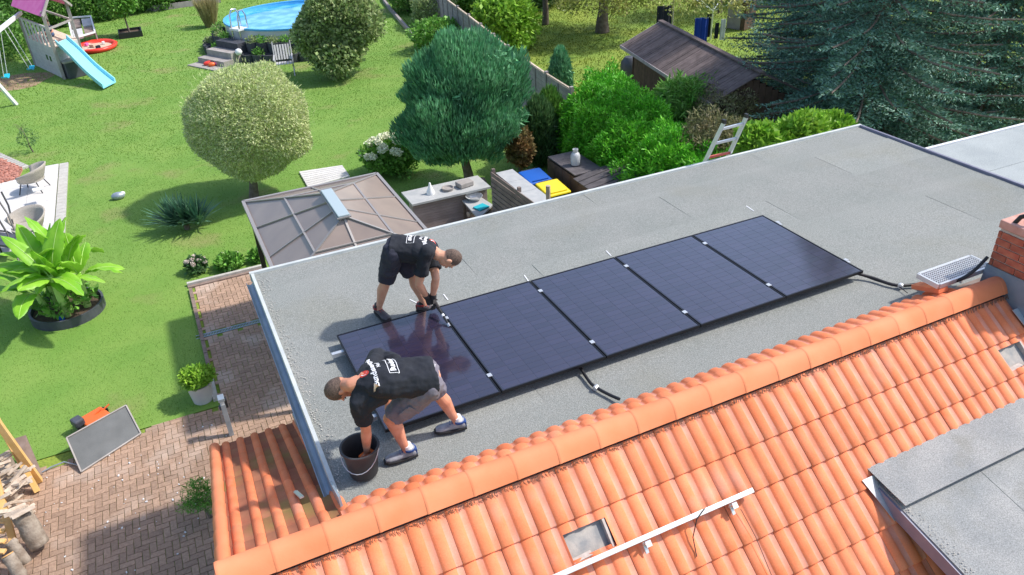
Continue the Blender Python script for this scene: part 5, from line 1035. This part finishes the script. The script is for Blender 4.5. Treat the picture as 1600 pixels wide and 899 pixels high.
ftree(1010, -20, 4.5, (4, 3, 1.6), 'autumn', 'fruit tree at the top edge left of the washing', 6000, .2)
bush('laurel_shrub', 792, 78, (1.5, 1.5, 1.5), 2.9, 'lime', 'tall bright green shrub just behind the grey fence', 6500, .19)
bush('laurel_shrub', 745, 20, (2.2, 2.2, 1.9), 3.6, 'mid', 'broad green shrub behind the fence near the top edge', 6500, .19)
bush('laurel_shrub', 830, 12, (2.4, 2.0, 1.8), 3.2, 'dark', 'dark green shrub behind the leafy tree at the top edge', 5000, .19)
bush('undergrowth', 880, -8, (3.5, 2.0, 1.3), 2.2, 'dark', 'dark undergrowth at the top edge beyond the apple tree', 4000, .2)
bush('undergrowth', 1190, -2, (3.5, 2.2, 2.0), 3.2, 'mid', 'green undergrowth behind the washing near the spruce', 5000, .2)
# ------------------------------------------------ blue spruces
def spruce(x, y, h, R0, lab, seed):
    rg = np.random.default_rng(seed); t = thing('spruce_tree', (x, y, 0), lab, 'tree', None)
    MB().tube([(x, y, 0), (x, y, h*.5), (x, y, h)], [.26, .16, .03], 10).build('trunk', M['trunk'], t, smooth=True)
    PT, DR, SZ = [], [], []; br = MB(); z = .5
    while z < h-.4:
        nb_ = int(rg.integers(6, 9)); Rz = R0*(1-z/h)**.75+.15
        for k in range(nb_):
            a = 6.283*(k+rg.random()*.7)/nb_+z*2.3; L = Rz*rg.uniform(.78, 1.12); N_ = max(4, int(L/.16)); d = np.array([math.cos(a), math.sin(a), 0]); sd = np.array([-d[1], d[0], 0])
            droop = rg.uniform(.10, .26); pts = []
            for i in range(N_+1):
                f_ = i/N_; pts.append(np.array([x, y, z])+d*L*f_+np.array([0, 0, L*(-droop*f_*1.6+.9*droop*f_*f_*1.2)])+sd*.05*math.sin(f_*4+k))
            br.tube([tuple(p) for p in pts[::max(1, N_//4)]], .028, 4, caps=False)
            for i in range(2, N_+1):
                f_ = i/N_; tl = (.22+.75*L*.30*(1-f_)*1.3)*rg.uniform(.7, 1.1)
                for s in (-1, 1):
                    td = d*.75+s*sd*.9+np.array([0, 0, -.12]); td /= np.linalg.norm(td); m_ = max(3, int(tl/.05)); ff = np.linspace(.1, 1, m_)[:, None]
                    q = pts[i]+td*tl*ff+np.array([0, 0, -.10])*ff**2*tl
                    for _ in range(2): PT.append(q+rg.normal(size=q.shape)*.012); DR.append(np.tile(td, (m_, 1))*.9+rg.normal(size=(m_, 3))*.45+np.array([0, 0, .15])); SZ.append(rg.uniform(.07, .13, m_))
        z += rg.uniform(.26, .38)
    leafmesh('needles', np.concatenate(PT), np.concatenate(DR), np.concatenate(SZ), .34, LM['spruce'], t); br.build('branch', M['trunk'], t, kind='stuff'); return sum(len(s) for s in SZ)
ns = spruce(16.3, 9.3, 12.5, 4.3, 'big blue-green spruce with drooping boughs standing beyond the far roof corner', 3)
ns += spruce(21.3, 9.2, 13.5, 4.2, 'big blue-green spruce at the top right edge of the view', 5)
ns += spruce(19.6, 14.0, 12, 3.6, 'blue-green spruce farther back between the two nearer spruces', 9)
print('needles', ns)
# ------------------------------------------------ people
TS = bpy.data.scenes.new('tmp')            # a scratch scene for evaluating modifiers quickly; removed at the end
def evalmesh(o):
    TS.collection.objects.link(o); vl = TS.view_layers[0]; vl.update(); dg = vl.depsgraph; dg.update(); me = bpy.data.meshes.new_from_object(o.evaluated_get(dg)); bpy.data.objects.remove(o); return me
def ringloft(mb, rings, n=16, ex=1.0):
    V = []
    for c, U, W in rings:
        for k in range(n):
            a = 2*math.pi*k/n; V.append(Vector(c)+Vector(U)*math.cos(a)+Vector(W)*math.sin(a))
    m_ = len(rings); mb.add(V, [(i*n+k, i*n+(k+1) % n, (i+1)*n+(k+1) % n, (i+1)*n+k) for i in range(m_-1) for k in range(n)]+[tuple(range(n))[::-1], tuple((m_-1)*n+k for k in range(n))])
def capsule(mb, a, ra, b, rb, n=14, flat=False, el=1.0):
    a, b = Vector(a), Vector(b); d = (b-a).normalized(); u = d.cross(Vector((0, 0, 1)) if abs(d.z) < .95 else Vector((1, 0, 0))).normalized(); w_ = d.cross(u); R_ = []
    if not flat: R_ += [(a-d*ra*math.cos(t), ra*math.sin(t)) for t in (.12, .45, .9, 1.25)]
    R_ += [(a, ra), (a.lerp(b, .5), (ra+rb)/2), (b, rb)]
    if not flat: R_ += [(b+d*rb*math.cos(t), rb*math.sin(t)) for t in (1.25, .9, .45, .12)]
    ringloft(mb, [(c, u*r, w_*r*el) for c, r in R_], n)
def limb(mb, pts, n=14):                    # chain of (point, radius) with smooth swelling
    for (a, ra), (b, rb) in zip(pts, pts[1:]): capsule(mb, a, ra, b, rb, n)
def ellip(mb, c, X, Y, Z, n=16):
    R_ = [(Vector(c)+Vector(Z)*math.sin(t), math.cos(t)) for t in [R(x) for x in (-84, -62, -40, -20, 0, 20, 40, 62, 84)]]
    ringloft(mb, [(p, Vector(X)*r, Vector(Y)*r) for p, r in R_], n)
def remesh(mb, name, vox, mt, parent, smooth=4, wr=0, cuts=()):
    me = bpy.data.meshes.new('tmp'); me.from_pydata([tuple(v) for v in mb.v], [], mb.f); bm_ = bmesh.new(); bm_.from_mesh(me); bmesh.ops.recalc_face_normals(bm_, faces=bm_.faces); bm_.to_mesh(me); bm_.free()
    o = bpy.data.objects.new('tmp', me); r = o.modifiers.new('r', 'REMESH'); r.mode = 'VOXEL'; r.voxel_size = vox; s = o.modifiers.new('s', 'SMOOTH'); s.factor = .5; s.iterations = smooth
    nm = evalmesh(o)
    if wr:
        from mathutils import noise
        N_ = len(nm.vertices); co = np.empty(N_*3, np.float32); nv = np.empty(N_*3, np.float32); nm.vertices.foreach_get('co', co); nm.vertices.foreach_get('normal', nv)
        co = co.reshape(-1, 3); nv = nv.reshape(-1, 3)
        k = np.array([noise.noise(Vector((p[0]*9, p[1]*9, p[2]*14)))+.5*noise.noise(Vector(p)*26)+.9*(.5-abs(noise.noise(Vector((p[0]*6+5, p[1]*11, p[2]*6))))*3) for p in co.tolist()]); nm.vertices.foreach_set('co', (co+nv*(wr*k)[:, None]).astype(np.float32).ravel())
    if cuts:
        bm_ = bmesh.new(); bm_.from_mesh(nm)
        for co, no in cuts: bmesh.ops.bisect_plane(bm_, geom=bm_.verts[:]+bm_.edges[:]+bm_.faces[:], plane_co=co, plane_no=no, clear_outer=True)
        bm_.to_mesh(nm); bm_.free()
    off = wloc(parent); nm.transform(Matrix.Translation(-off)); nm.polygons.foreach_set('use_smooth', [True]*len(nm.polygons)); nm.name = name; nm.materials.clear()
    return mkobj(name, nm, M[mt], parent)
def hand(mb, wr, d, n, th=1, r=.0085, curl=.5, palm_r=(.042, .016), s=1.0):
    d = Vector(d).normalized(); n = Vector(n); n = (n-d*n.dot(d)).normalized(); l = d.cross(n)*th       # l points to the thumb side
    ringloft(mb, [(wr, l*.027*s, n*.020*s), (wr+d*.035*s, l*.036*s, n*.018*s), (wr+d*.085*s, l*palm_r[0]*s, n*palm_r[1]*s), (wr+d*.098*s, l*.036*s, n*.012*s)], 12)
    for k, L in enumerate((.070, .078, .073, .058)):
        b = wr+d*.088*s+l*(.030-.020*k)*s; d1 = (d*math.cos(curl)+n*math.sin(curl)+l*(.06-.04*k)).normalized(); c2 = curl*2.1; d2 = (d*math.cos(c2)+n*math.sin(c2)).normalized(); m1 = b+d1*L*.5*s
        capsule(mb, b, (r+.001)*s, m1, r*s, 8); capsule(mb, m1, r*s, m1+d2*L*.48*s, (r-.0015)*s, 8)
    b = wr+d*.03*s+l*.028*s; m1 = b+(d*.6+l*.75+n*.25).normalized()*.045*s; capsule(mb, b, .012*s, m1, .010*s, 8); capsule(mb, m1, .010*s, m1+(d*.85+l*.2+n*.45).normalized()*.035*s, .008*s, 8)
def person(label, J, mt, gloves=False, twist=0):
    g = {k: (PR(*v) if isinstance(v, tuple) and len(v) == 3 and abs(v[0]) > 20 else Vector(v)) for k, v in J.items() if k not in ('f', 'hu', 'hf', 'toeR', 'toeL', 'handR', 'handL', 'nR', 'nL', 'roll')}
    f = Vector(J['f']).normalized(); rl = J.get('roll', (0, 0, 0))[0]; rt = (Vector((f.y, -f.x, 0)).normalized()+Vector((0, 0, -rl))).normalized(); pel, sc, nk, hc = g['pel'], g['sc'], g['nk'], g['hc']
    sp = (sc-pel).normalized(); dp = rt.cross(sp).normalized()      # dp: towards the back
    if dp.z < 0: dp = -dp
    t = thing('person', Vector((pel.x, pel.y, RZ)), label, 'person')
    shR = g.get('shR', sc+rt*.185); shL = g.get('shL', sc-rt*.185); hipR, hipL = pel+rt*.095-sp*.02-dp*.03, pel-rt*.095-sp*.02-dp*.03
    hu = Vector(J['hu']).normalized(); hf = Vector(J['hf']); hf = (hf-hu*hf.dot(hu)).normalized(); hr = hf.cross(hu)
    # one continuous body
    b = MB(); S = lambda q: pel.lerp(sc, q)
    ringloft(b, [(S(-.22), rt*.13, dp*.10), (S(0), rt*.165, dp*.115), (S(.3), rt*.145, dp*.105), (S(.65), rt*.165, dp*.115), (S(.95), rt*.17, dp*.105), (S(1.12), rt*.10, dp*.07)])
    capsule(b, sc+dp*.01, .075, nk, .060); capsule(b, nk, .058, hc-hu*.03-hf*.02, .055)
    ellip(b, hc+hu*.015-hf*.005, hr*.076, hf*.098, hu*.108); ellip(b, hc-hu*.05+hf*.025, hr*.060, hf*.068, hu*.070)
    capsule(b, hc-hu*.005+hf*.088, .011, hc-hu*.038+hf*.108, .014, 8); capsule(b, hc+hu*.022+hf*.084-hr*.045, .012, hc+hu*.022+hf*.084+hr*.045, .012, 8)
    capsule(b, hc-hu*.066+hf*.086-hr*.022, .008, hc-hu*.066+hf*.086+hr*.022, .008, 8)
    for s in (-1, 1): ellip(b, hc-hu*.012-hf*.008+hr*.080*s, hr*.010, hf*.020, hu*.033, 10)
    for sh, el, wr, hd, nn, th in ((shR, g['elR'], g['wrR'], J['handR'], J['nR'], 1), (shL, g['elL'], g['wrL'], J['handL'], J['nL'], -1)):
        limb(b, [(sh, .062), (sh.lerp(el, .45), .056), (el, .043)]); limb(b, [(el, .042), (el.lerp(wr, .3), .046), (wr, .028)])
        if not gloves: hand(b, wr, hd, nn, th)
    for hp_, kn, an in ((hipR, g['knR'], g['anR']), (hipL, g['knL'], g['anL'])):
        limb(b, [(hp_, .095), (hp_.lerp(kn, .5), .080), (kn, .058)]); bk = -f*.012; limb(b, [(kn, .056), (kn.lerp(an, .32)+bk, .062), (kn.lerp(an, .75), .043), (an, .036)]); capsule(b, an, .036, an+Vector((0, 0, -.05)), .036)
    remesh(b, 'body', .0060, mt['skin'], t, smooth=3)
    for s in (-1, 1): e = MB(); ellip(e, hc+hu*.002+hf*.090+hr*.030*s, hr*.012, hf*.006, hu*.006, 10); e.build('eye', M['eyew'], t, smooth='all')
    # hair: a cap over the skull
    h = MB(); ellip(h, hc+hu*.021-hf*.010, hr*.0775, hf*.0985, hu*.1085, 20); ellip(h, hc-hu*.02-hf*.035, hr*.066, hf*.064, hu*.06, 16)
    remesh(h, 'hair', .005, 'hair', t, smooth=2, cuts=(((hc+hu*.028+hf*.065)-wloc(t)*0, hf*1.0-hu*.75), (hc-hu*.035-hf*.03, -hu+hf*.15)))
    # shirt
    s_ = MB(); lo = -.14
    ringloft(s_, [(S(lo), rt*.200, dp*.150), (S(.02), rt*.200, dp*.150), (S(.3), rt*.192, dp*.148), (S(.65), rt*.200, dp*.146), (S(.92), rt*.192, dp*.124), (S(1.10), rt*.125, dp*.085), (S(1.10).lerp(nk, .45), rt*.075, dp*.068)], 20)
    for sh, el in ((shR, g['elR']), (shL, g['elL'])):
        capsule(s_, sh, .080, sh.lerp(el, .30), .078); capsule(s_, sh.lerp(el, .12), .078, sh.lerp(el, .70), .078, flat=True); capsule(s_, sh, .078, sc.lerp(sh, .2), .10)
        capsule(s_, sh.lerp(el, .12), .075, S(.7)+(sh-sc)*.75, .085)
    so = remesh(s_, 'shirt', .008, mt['shirt'], t, smooth=3, wr=.009)
    # shorts
    q = MB(); ringloft(q, [(S(.12), rt*.160, dp*.118), (S(.0), rt*.178, dp*.128), (S(-.15), rt*.180, dp*.130), (S(-.25), rt*.14, dp*.10)], 18)
    for hp_, kn in ((hipR, g['knR']), (hipL, g['knL'])):
        capsule(q, hp_, .115, hp_.lerp(kn, .5), .108); capsule(q, hp_.lerp(kn, .05), .112, hp_.lerp(kn, .90), .100, flat=True)
    sh_o = remesh(q, 'shorts', .008, mt['shorts'], t, smooth=3, wr=.010)
    for hp_, kn, s in ((hipR, g['knR'], 1), (hipL, g['knL'], -1)):      # cargo pockets
        c = hp_.lerp(kn, .60)+rt*s*.098; dd = (kn-hp_).normalized(); sd = dd.cross(rt).normalized(); pk = MB(); pk.box(c, (.016, .12, .14), M=Matrix((rt, sd, dd)).transposed()); pk.build('pocket', M[mt['pocket']], t, bevel=.006); pk = MB(); pk.box(c-dd*.055+rt*s*.006, (.022, .125, .04), M=Matrix((rt, sd, dd)).transposed()); pk.build('pocket_flap', M[mt['shorts']], t, bevel=.005)
    # shoes and socks
    for an, toe in ((g['anR'], J['toeR']), (g['anL'], J['toeL'])):
        td = Vector((toe[0], toe[1], 0)).normalized(); sd = Vector((-td.y, td.x, 0)); G_ = Vector((an.x, an.y, RZ)); z_ = Vector((0, 0, 1)); rr = []
        for x, w_, h, zz in ((-.085, .026, .030, .045), (-.07, .036, .042, .050), (-.02, .039, .050, .058), (.04, .042, .040, .050), (.10, .050, .031, .040), (.155, .047, .026, .036), (.19, .030, .018, .032)): rr.append((G_+td*x+z_*zz, sd*w_, z_*h))
        u = MB(); ringloft(u, rr, 16); capsule(u, G_+td*-.025+z_*.07, .047, G_+td*-.03+z_*.115, .049, flat=True); remesh(u, 'shoe', .006, mt['shoe'], t, smooth=3)
        so_ = MB(); so_.prism([tuple((G_+td*x+sd*y)[:2]) for x, y in ((-.095, -.03), (-.02, -.043), (.10, -.056), (.17, -.048), (.205, -.02), (.205, .02), (.17, .048), (.10, .056), (-.02, .043), (-.095, .03))], RZ+.001, RZ+.026); so_.build('shoe_sole', M['sole'], t, bevel=.004)
        a_ = MB(); ringloft(a_, [(G_-td*.030+z_*.085, td*.053, sd*.053), (G_-td*.03+z_*.108, td*.055, sd*.055)], 16); a_.box(G_-td*.078+z_*.06, (.03, .05, .05), math.atan2(td.y, td.x)); a_.build('shoe_collar', M[mt['accent']], t)
        l = MB()
        for k in range(4): c = G_+td*(.035+.022*k)+z_*(.090-.010*k); l.bar(c-sd*.026, c+sd*.026, .007, .006)
        l.build('laces', M[mt['accent']], t); sk = MB(); capsule(sk, G_-td*.02+z_*.09, .044, an.lerp(G_-td*.02+z_*.14, .5)+z_*.02, .042, flat=True); sk.build('sock', M[mt['sock']], t, smooth=True)
    if gloves:
        for wr, el, hd, nn, th in ((g['wrR'], g['elR'], J['handR'], J['nR'], 1), (g['wrL'], g['elL'], J['handL'], J['nL'], -1)):
            gm = MB(); hand(gm, wr, hd, nn, th, r=.0115, curl=.75, palm_r=(.047, .022), s=1.08); capsule(gm, wr.lerp(el, .16), .040, wr+Vector(hd).normalized()*.02, .036, flat=True); remesh(gm, 'glove', .0045, 'glove', t, smooth=2)
    # belt line and shirt print
    bvh = BVHTree.FromPolygons([v.co+wloc(t) for v in so.data.vertices], [tuple(p.vertices) for p in so.data.polygons])
    def stamp(txt, size, o, U, Vv, matn, name, bold=0):
        cu = bpy.data.curves.new('txt', 'FONT'); cu.body = txt; cu.size = size; cu.align_x = 'CENTER'; cu.align_y = 'CENTER'; cu.offset = bold; cu.resolution_u = 2
        ob = bpy.data.objects.new('txt', cu); me = evalmesh(ob); place(me, o, U, Vv, matn, name)
    def place(me, o, U, Vv, matn, name, lift=.0035):
        n = U.cross(Vv).normalized()
        if n.dot(dp) < 0: n = -n
        bm_ = bmesh.new(); bm_.from_mesh(me); bmesh.ops.triangulate(bm_, faces=bm_.faces); 
        for v in bm_.verts:
            p = o+U*v.co.x+Vv*v.co.y; hit = bvh.ray_cast(p+n*.3, -n); q_ = (hit[0]+n*lift) if hit[0] else p; v.co = q_-wloc(t)
        bm_.to_mesh(me); bm_.free(); mkobj(name, me, M[matn], t)
    U = rt; Vv = sp; c0 = S(.93)+dp*.1
    stamp('Bundesenergie', .061, c0, U, Vv, 'print', 'shirt_lettering', .0016); stamp('Nord', .044, c0-Vv*.052+U*.04, U, Vv, 'print', 'shirt_lettering', .001)
    stamp('Buderus', .064, c0-Vv*.155+U*.03, U, Vv, 'print', 'shirt_lettering', .0022)
    def ringm(r0, r1, x, y, a0=0, a1=6.283):
        me = bpy.data.meshes.new('emblem'); n = 20; me.from_pydata([(x+r*math.cos(a0+(a1-a0)*k/n), y+r*math.sin(a0+(a1-a0)*k/n), 0) for k in range(n+1) for r in (r0, r1)], [], [(2*k, 2*k+1, 2*k+3, 2*k+2) for k in range(n)]); return me
    place(ringm(.0001, .036, -.02, .066), c0, U, Vv, 'red', 'shirt_emblem'); place(ringm(.016, .024, -.016, .066, .6, 5.0), c0, U, Vv, 'print', 'shirt_emblem', .005)
    fr = MB()
    for a, b_ in (((-.128, -.038), (.128, -.038)), ((-.128, .038), (.128, .038)), ((-.128, -.038), (-.128, .038)), ((.128, -.038), (.128, .038))):
        n = 14; pts = [c0-Vv*.155+U*.03+U*(a[0]+(b_[0]-a[0])*k/n)+Vv*(a[1]+(b_[1]-a[1])*k/n) for k in range(n+1)]; hh = [bvh.ray_cast(p+dp*.3, -dp)[0] for p in pts]; hh = [(x+dp*.002 if x else p) for x, p in zip(hh, pts)]
        for u_, v_ in zip(hh, hh[1:]): fr.bar(u_, v_, .005, .002, up=dp)
    fr.build('shirt_print_frame', M['print'], t)
    return t, so, sh_o
# near worker, bent over the mortar bucket
bk = PR(569, 737, 0)
J2 = dict(f=(-1, .06, 0), pel=(664, 589, .86), sc=(575, 595, .92), nk=(549, 602, .91), hc=(531, 607, .84), hu=(-.93, .0, -.30), hf=(-.35, -.05, -.95),
 shL=(561, 630, .79), shR=(590, 558, .89), elL=(572, 670, .50), wrL=(573, 704, .24), elR=(612, 590, .62), wrR=(606, 640, .42),
 knL=(609, 654, .46), knR=(683, 614, .47), anL=(634, 700, .11), anR=(712, 656, .11), toeL=(-1, .12), toeR=(-.95, .25), handL=(0, .1, -1), nL=(-.3, .9, 0), handR=(.25, .2, -1), nR=(1, 0, 0))
man2 = person('stocky worker in black T-shirt and grey shorts, bending to reach into a black bucket', J2, dict(skin='skin', shirt='shirt', shorts='shortg', pocket='shortg', shoe='shoe', accent='shoeb', sock='white'))
def stripe(t, src, pts, r, m_, nm, d=Vector((0, 0, 1))):
    bv = BVHTree.FromPolygons([v.co+wloc(t[0]) for v in src.data.vertices], [tuple(p.vertices) for p in src.data.polygons]); out = []
    for (px, py) in pts:
        dr_ = (P(px, py, 0)-CAM).normalized(); h = bv.ray_cast(CAM, dr_)
        if h[0]: out.append(h[0]+h[1]*.003)
    if len(out) > 1: MB().tube(out, r, 6).build(nm, M[m_], t[0], smooth=True)
stripe(man2, man2[2], [(679, 570), (677, 578), (672, 588), (666, 597), (660, 604), (654, 608)], .008, 'greytrim', 'shorts_piping')
t = thing('mortar_bucket', bk, 'round black mortar bucket standing at the corner of the flat roof', 'bucket')
MB().lathe([(0, .0), (.118, .0), (.122, .01), (.152, .275), (.168, .283), (.168, .298), (.150, .298), (.146, .285), (.116, .02), (0, .02)], bk, 36).build('shell', M['bucket'], t, smooth=True)
MB().tube([bk+Vector((.165*math.cos(a), .165*math.sin(a), .285-.16*math.sin((a+2.2)/1.0*1.0 if 0 else (a-2.6)/3.14*math.pi))) for a in [2.6+3.14*i/12 for i in range(13)]], .004, 6).build('handle', M['alu'], t)
sp_ = PR(574, 712, .17); tag(MB().box(sp_, (.13, .09, .05), .5).build('orange_sponge', M['sponge'], bevel=.01), 'orange sponge held in the black bucket', 'sponge')
# far worker, bent over the corner of the panels
J1 = dict(f=(.90, -.42, 0), roll=(-.38, 0, 0), pel=(619, 389, .90), sc=(670, 390, .87), nk=(685, 399, .85), hc=(703, 404, .81), hu=(.88, -.34, -.12), hf=(-.25, .10, -.97),
 elR=(654, 444, .55), wrR=(667, 464, .31), elL=(681, 436, .56), wrL=(676, 464, .30), knR=(603, 440, .47), anR=(592, 480, .11), knL=(645, 430, .50), anL=(662, 474, .11),
 toeR=(.25, -1), toeL=(.75, -.6), handR=(.35, -.1, -1), nR=(.5, .8, 0), handL=(.2, -.3, -1), nL=(-.8, .3, 0))
man1 = person('worker in black T-shirt, navy shorts and gloves bending over the far panel edge', J1, dict(skin='skin2', shirt='shirt', shorts='shortn', pocket='shortn', shoe='shoed', accent='shoer', sock='black'), gloves=True)
a, b = PR(681, 474, .26), PR(700, 506, .135); t = thing('torque_wrench', b, 'black long-handled wrench held by the far worker at the panel clamp', 'wrench')
MB().tube([a, b], .013, 8).build('handle', M['black'], t, smooth=True); MB().tube([b, b+(b-a).normalized()*.04], .018, 10).build('ratchet_head', M['steel'], t); MB().tube([a, a.lerp(b, .25)], .018, 8).build('grip', M['glove'], t); MB().tube([a.lerp(b, .55), a.lerp(b, .65)], .017, 8).build('white_band', M['white'], t)
# cables
def cable(nm, pts, lab, r=.017, clips=()):
    P_ = [PR(*q) for q in pts]; out = []
    for i in range(len(P_)-1):
        p0, p1, p2, p3 = P_[max(0, i-1)], P_[i], P_[i+1], P_[min(len(P_)-1, i+2)]
        for k in range(6): s = k/6; out.append(.5*((2*p1)+(p2-p0)*s+(2*p0-5*p1+4*p2-p3)*s*s+(3*p1-p0-3*p2+p3)*s**3))
    out.append(P_[-1]); t = thing(nm, P_[len(P_)//2], lab, 'cable'); MB().tube(out, r, 10).build('sheath', M['rubber'], t, smooth=True)
    for q in clips: c = PR(*q); MB().tube([c-Vector((.02, .01, 0)), c+Vector((.02, .01, 0))], r*1.6, 10).build('clip', M['alu'], t)
cable('cable', [(1338, 427, .06), (1362, 434, .03), (1400, 446, .02), (1440, 444, .04), (1478, 441, .20), (1500, 437, .30), (1522, 423, .38), (1543, 402, .50)], 'thick black cable running from the last panel up to the chimney', .019, [(1407, 447, .02)])
cable('cable', [(905, 572, .05), (913, 585, .025), (924, 600, .02), (937, 609, .02), (952, 617, .02), (968, 624, .03)], 'short black cable coming out from under the third panel toward the ridge', .016, [(931, 606, .02)])
cable('cable', [(1345, 430, .03), (1375, 441, .015), (1400, 446, .015), (1418, 458, .012)], 'thin loose wire beside the thick cable at the last panel', .005)
# child in the play tower
c = D_.lerp(B_, .45); c.z = 1.30; t = thing('person', c, 'small child in blue clothes sitting inside the pink-roofed play tower', 'person'); b = MB(); X_ = Vector((.9, -.4, 0)).normalized(); Y_ = Vector((.4, .9, 0)).normalized()
ringloft(b, [(c+Vector((0, 0, .02)), X_*.13, Y_*.12), (c+Vector((0, 0, .2)), X_*.12, Y_*.10), (c+Vector((0, 0, .38)), X_*.13, Y_*.09), (c+Vector((0, 0, .44)), X_*.06, Y_*.05)], 14); capsule(b, c+Vector((0, 0, .42)), .045, c+Vector((0, 0, .5)), .045); ellip(b, c+Vector((0, 0, .60)), X_*.085, Y_*.095, Vector((0, 0, .115)))
for s in (-1, 1):
    sh = c+X_*.14*s+Vector((0, 0, .38)); el = sh-Y_*.12+Vector((0, 0, -.17))+X_*.05*s; wr = el-Y_*.18+Vector((0, 0, -.02)); limb(b, [(sh, .045), (el, .035), (wr, .026)]); hand(b, wr, -Y_, Vector((0, 0, -1)), s, s=.7, r=.010)
    hp_ = c+X_*.08*s+Vector((0, 0, .06)); kn = hp_-Y_*.3+Vector((0, 0, .12)); an = kn-Y_*.12+Vector((0, 0, -.24)); limb(b, [(hp_, .075), (kn, .055), (an, .04)]); capsule(b, an, .035, an-Y_*.12+Vector((0, 0, -.01)), .03)
remesh(b, 'body', .010, 'skin2', t, smooth=2); s_ = MB(); ringloft(s_, [(c, X_*.15, Y_*.14), (c+Vector((0, 0, .2)), X_*.14, Y_*.12), (c+Vector((0, 0, .40)), X_*.15, Y_*.11), (c+Vector((0, 0, .43)), X_*.09, Y_*.07)], 14)
for s in (-1, 1):
    sh = c+X_*.14*s+Vector((0, 0, .38)); capsule(s_, sh, .055, sh-Y_*.09+Vector((0, 0, -.12)), .05); hp_ = c+X_*.08*s+Vector((0, 0, .06)); capsule(s_, hp_, .085, hp_-Y_*.2+Vector((0, 0, .08)), .075)
remesh(s_, 'clothes', .012, 'childb', t, smooth=2); h = MB(); ellip(h, c+Vector((0, 0, .63))+Y_*.01, X_*.092, Y_*.10, Vector((0, 0, .10))); h.build('hair', M['hair'], t, smooth='all')

bpy.data.scenes.remove(TS)
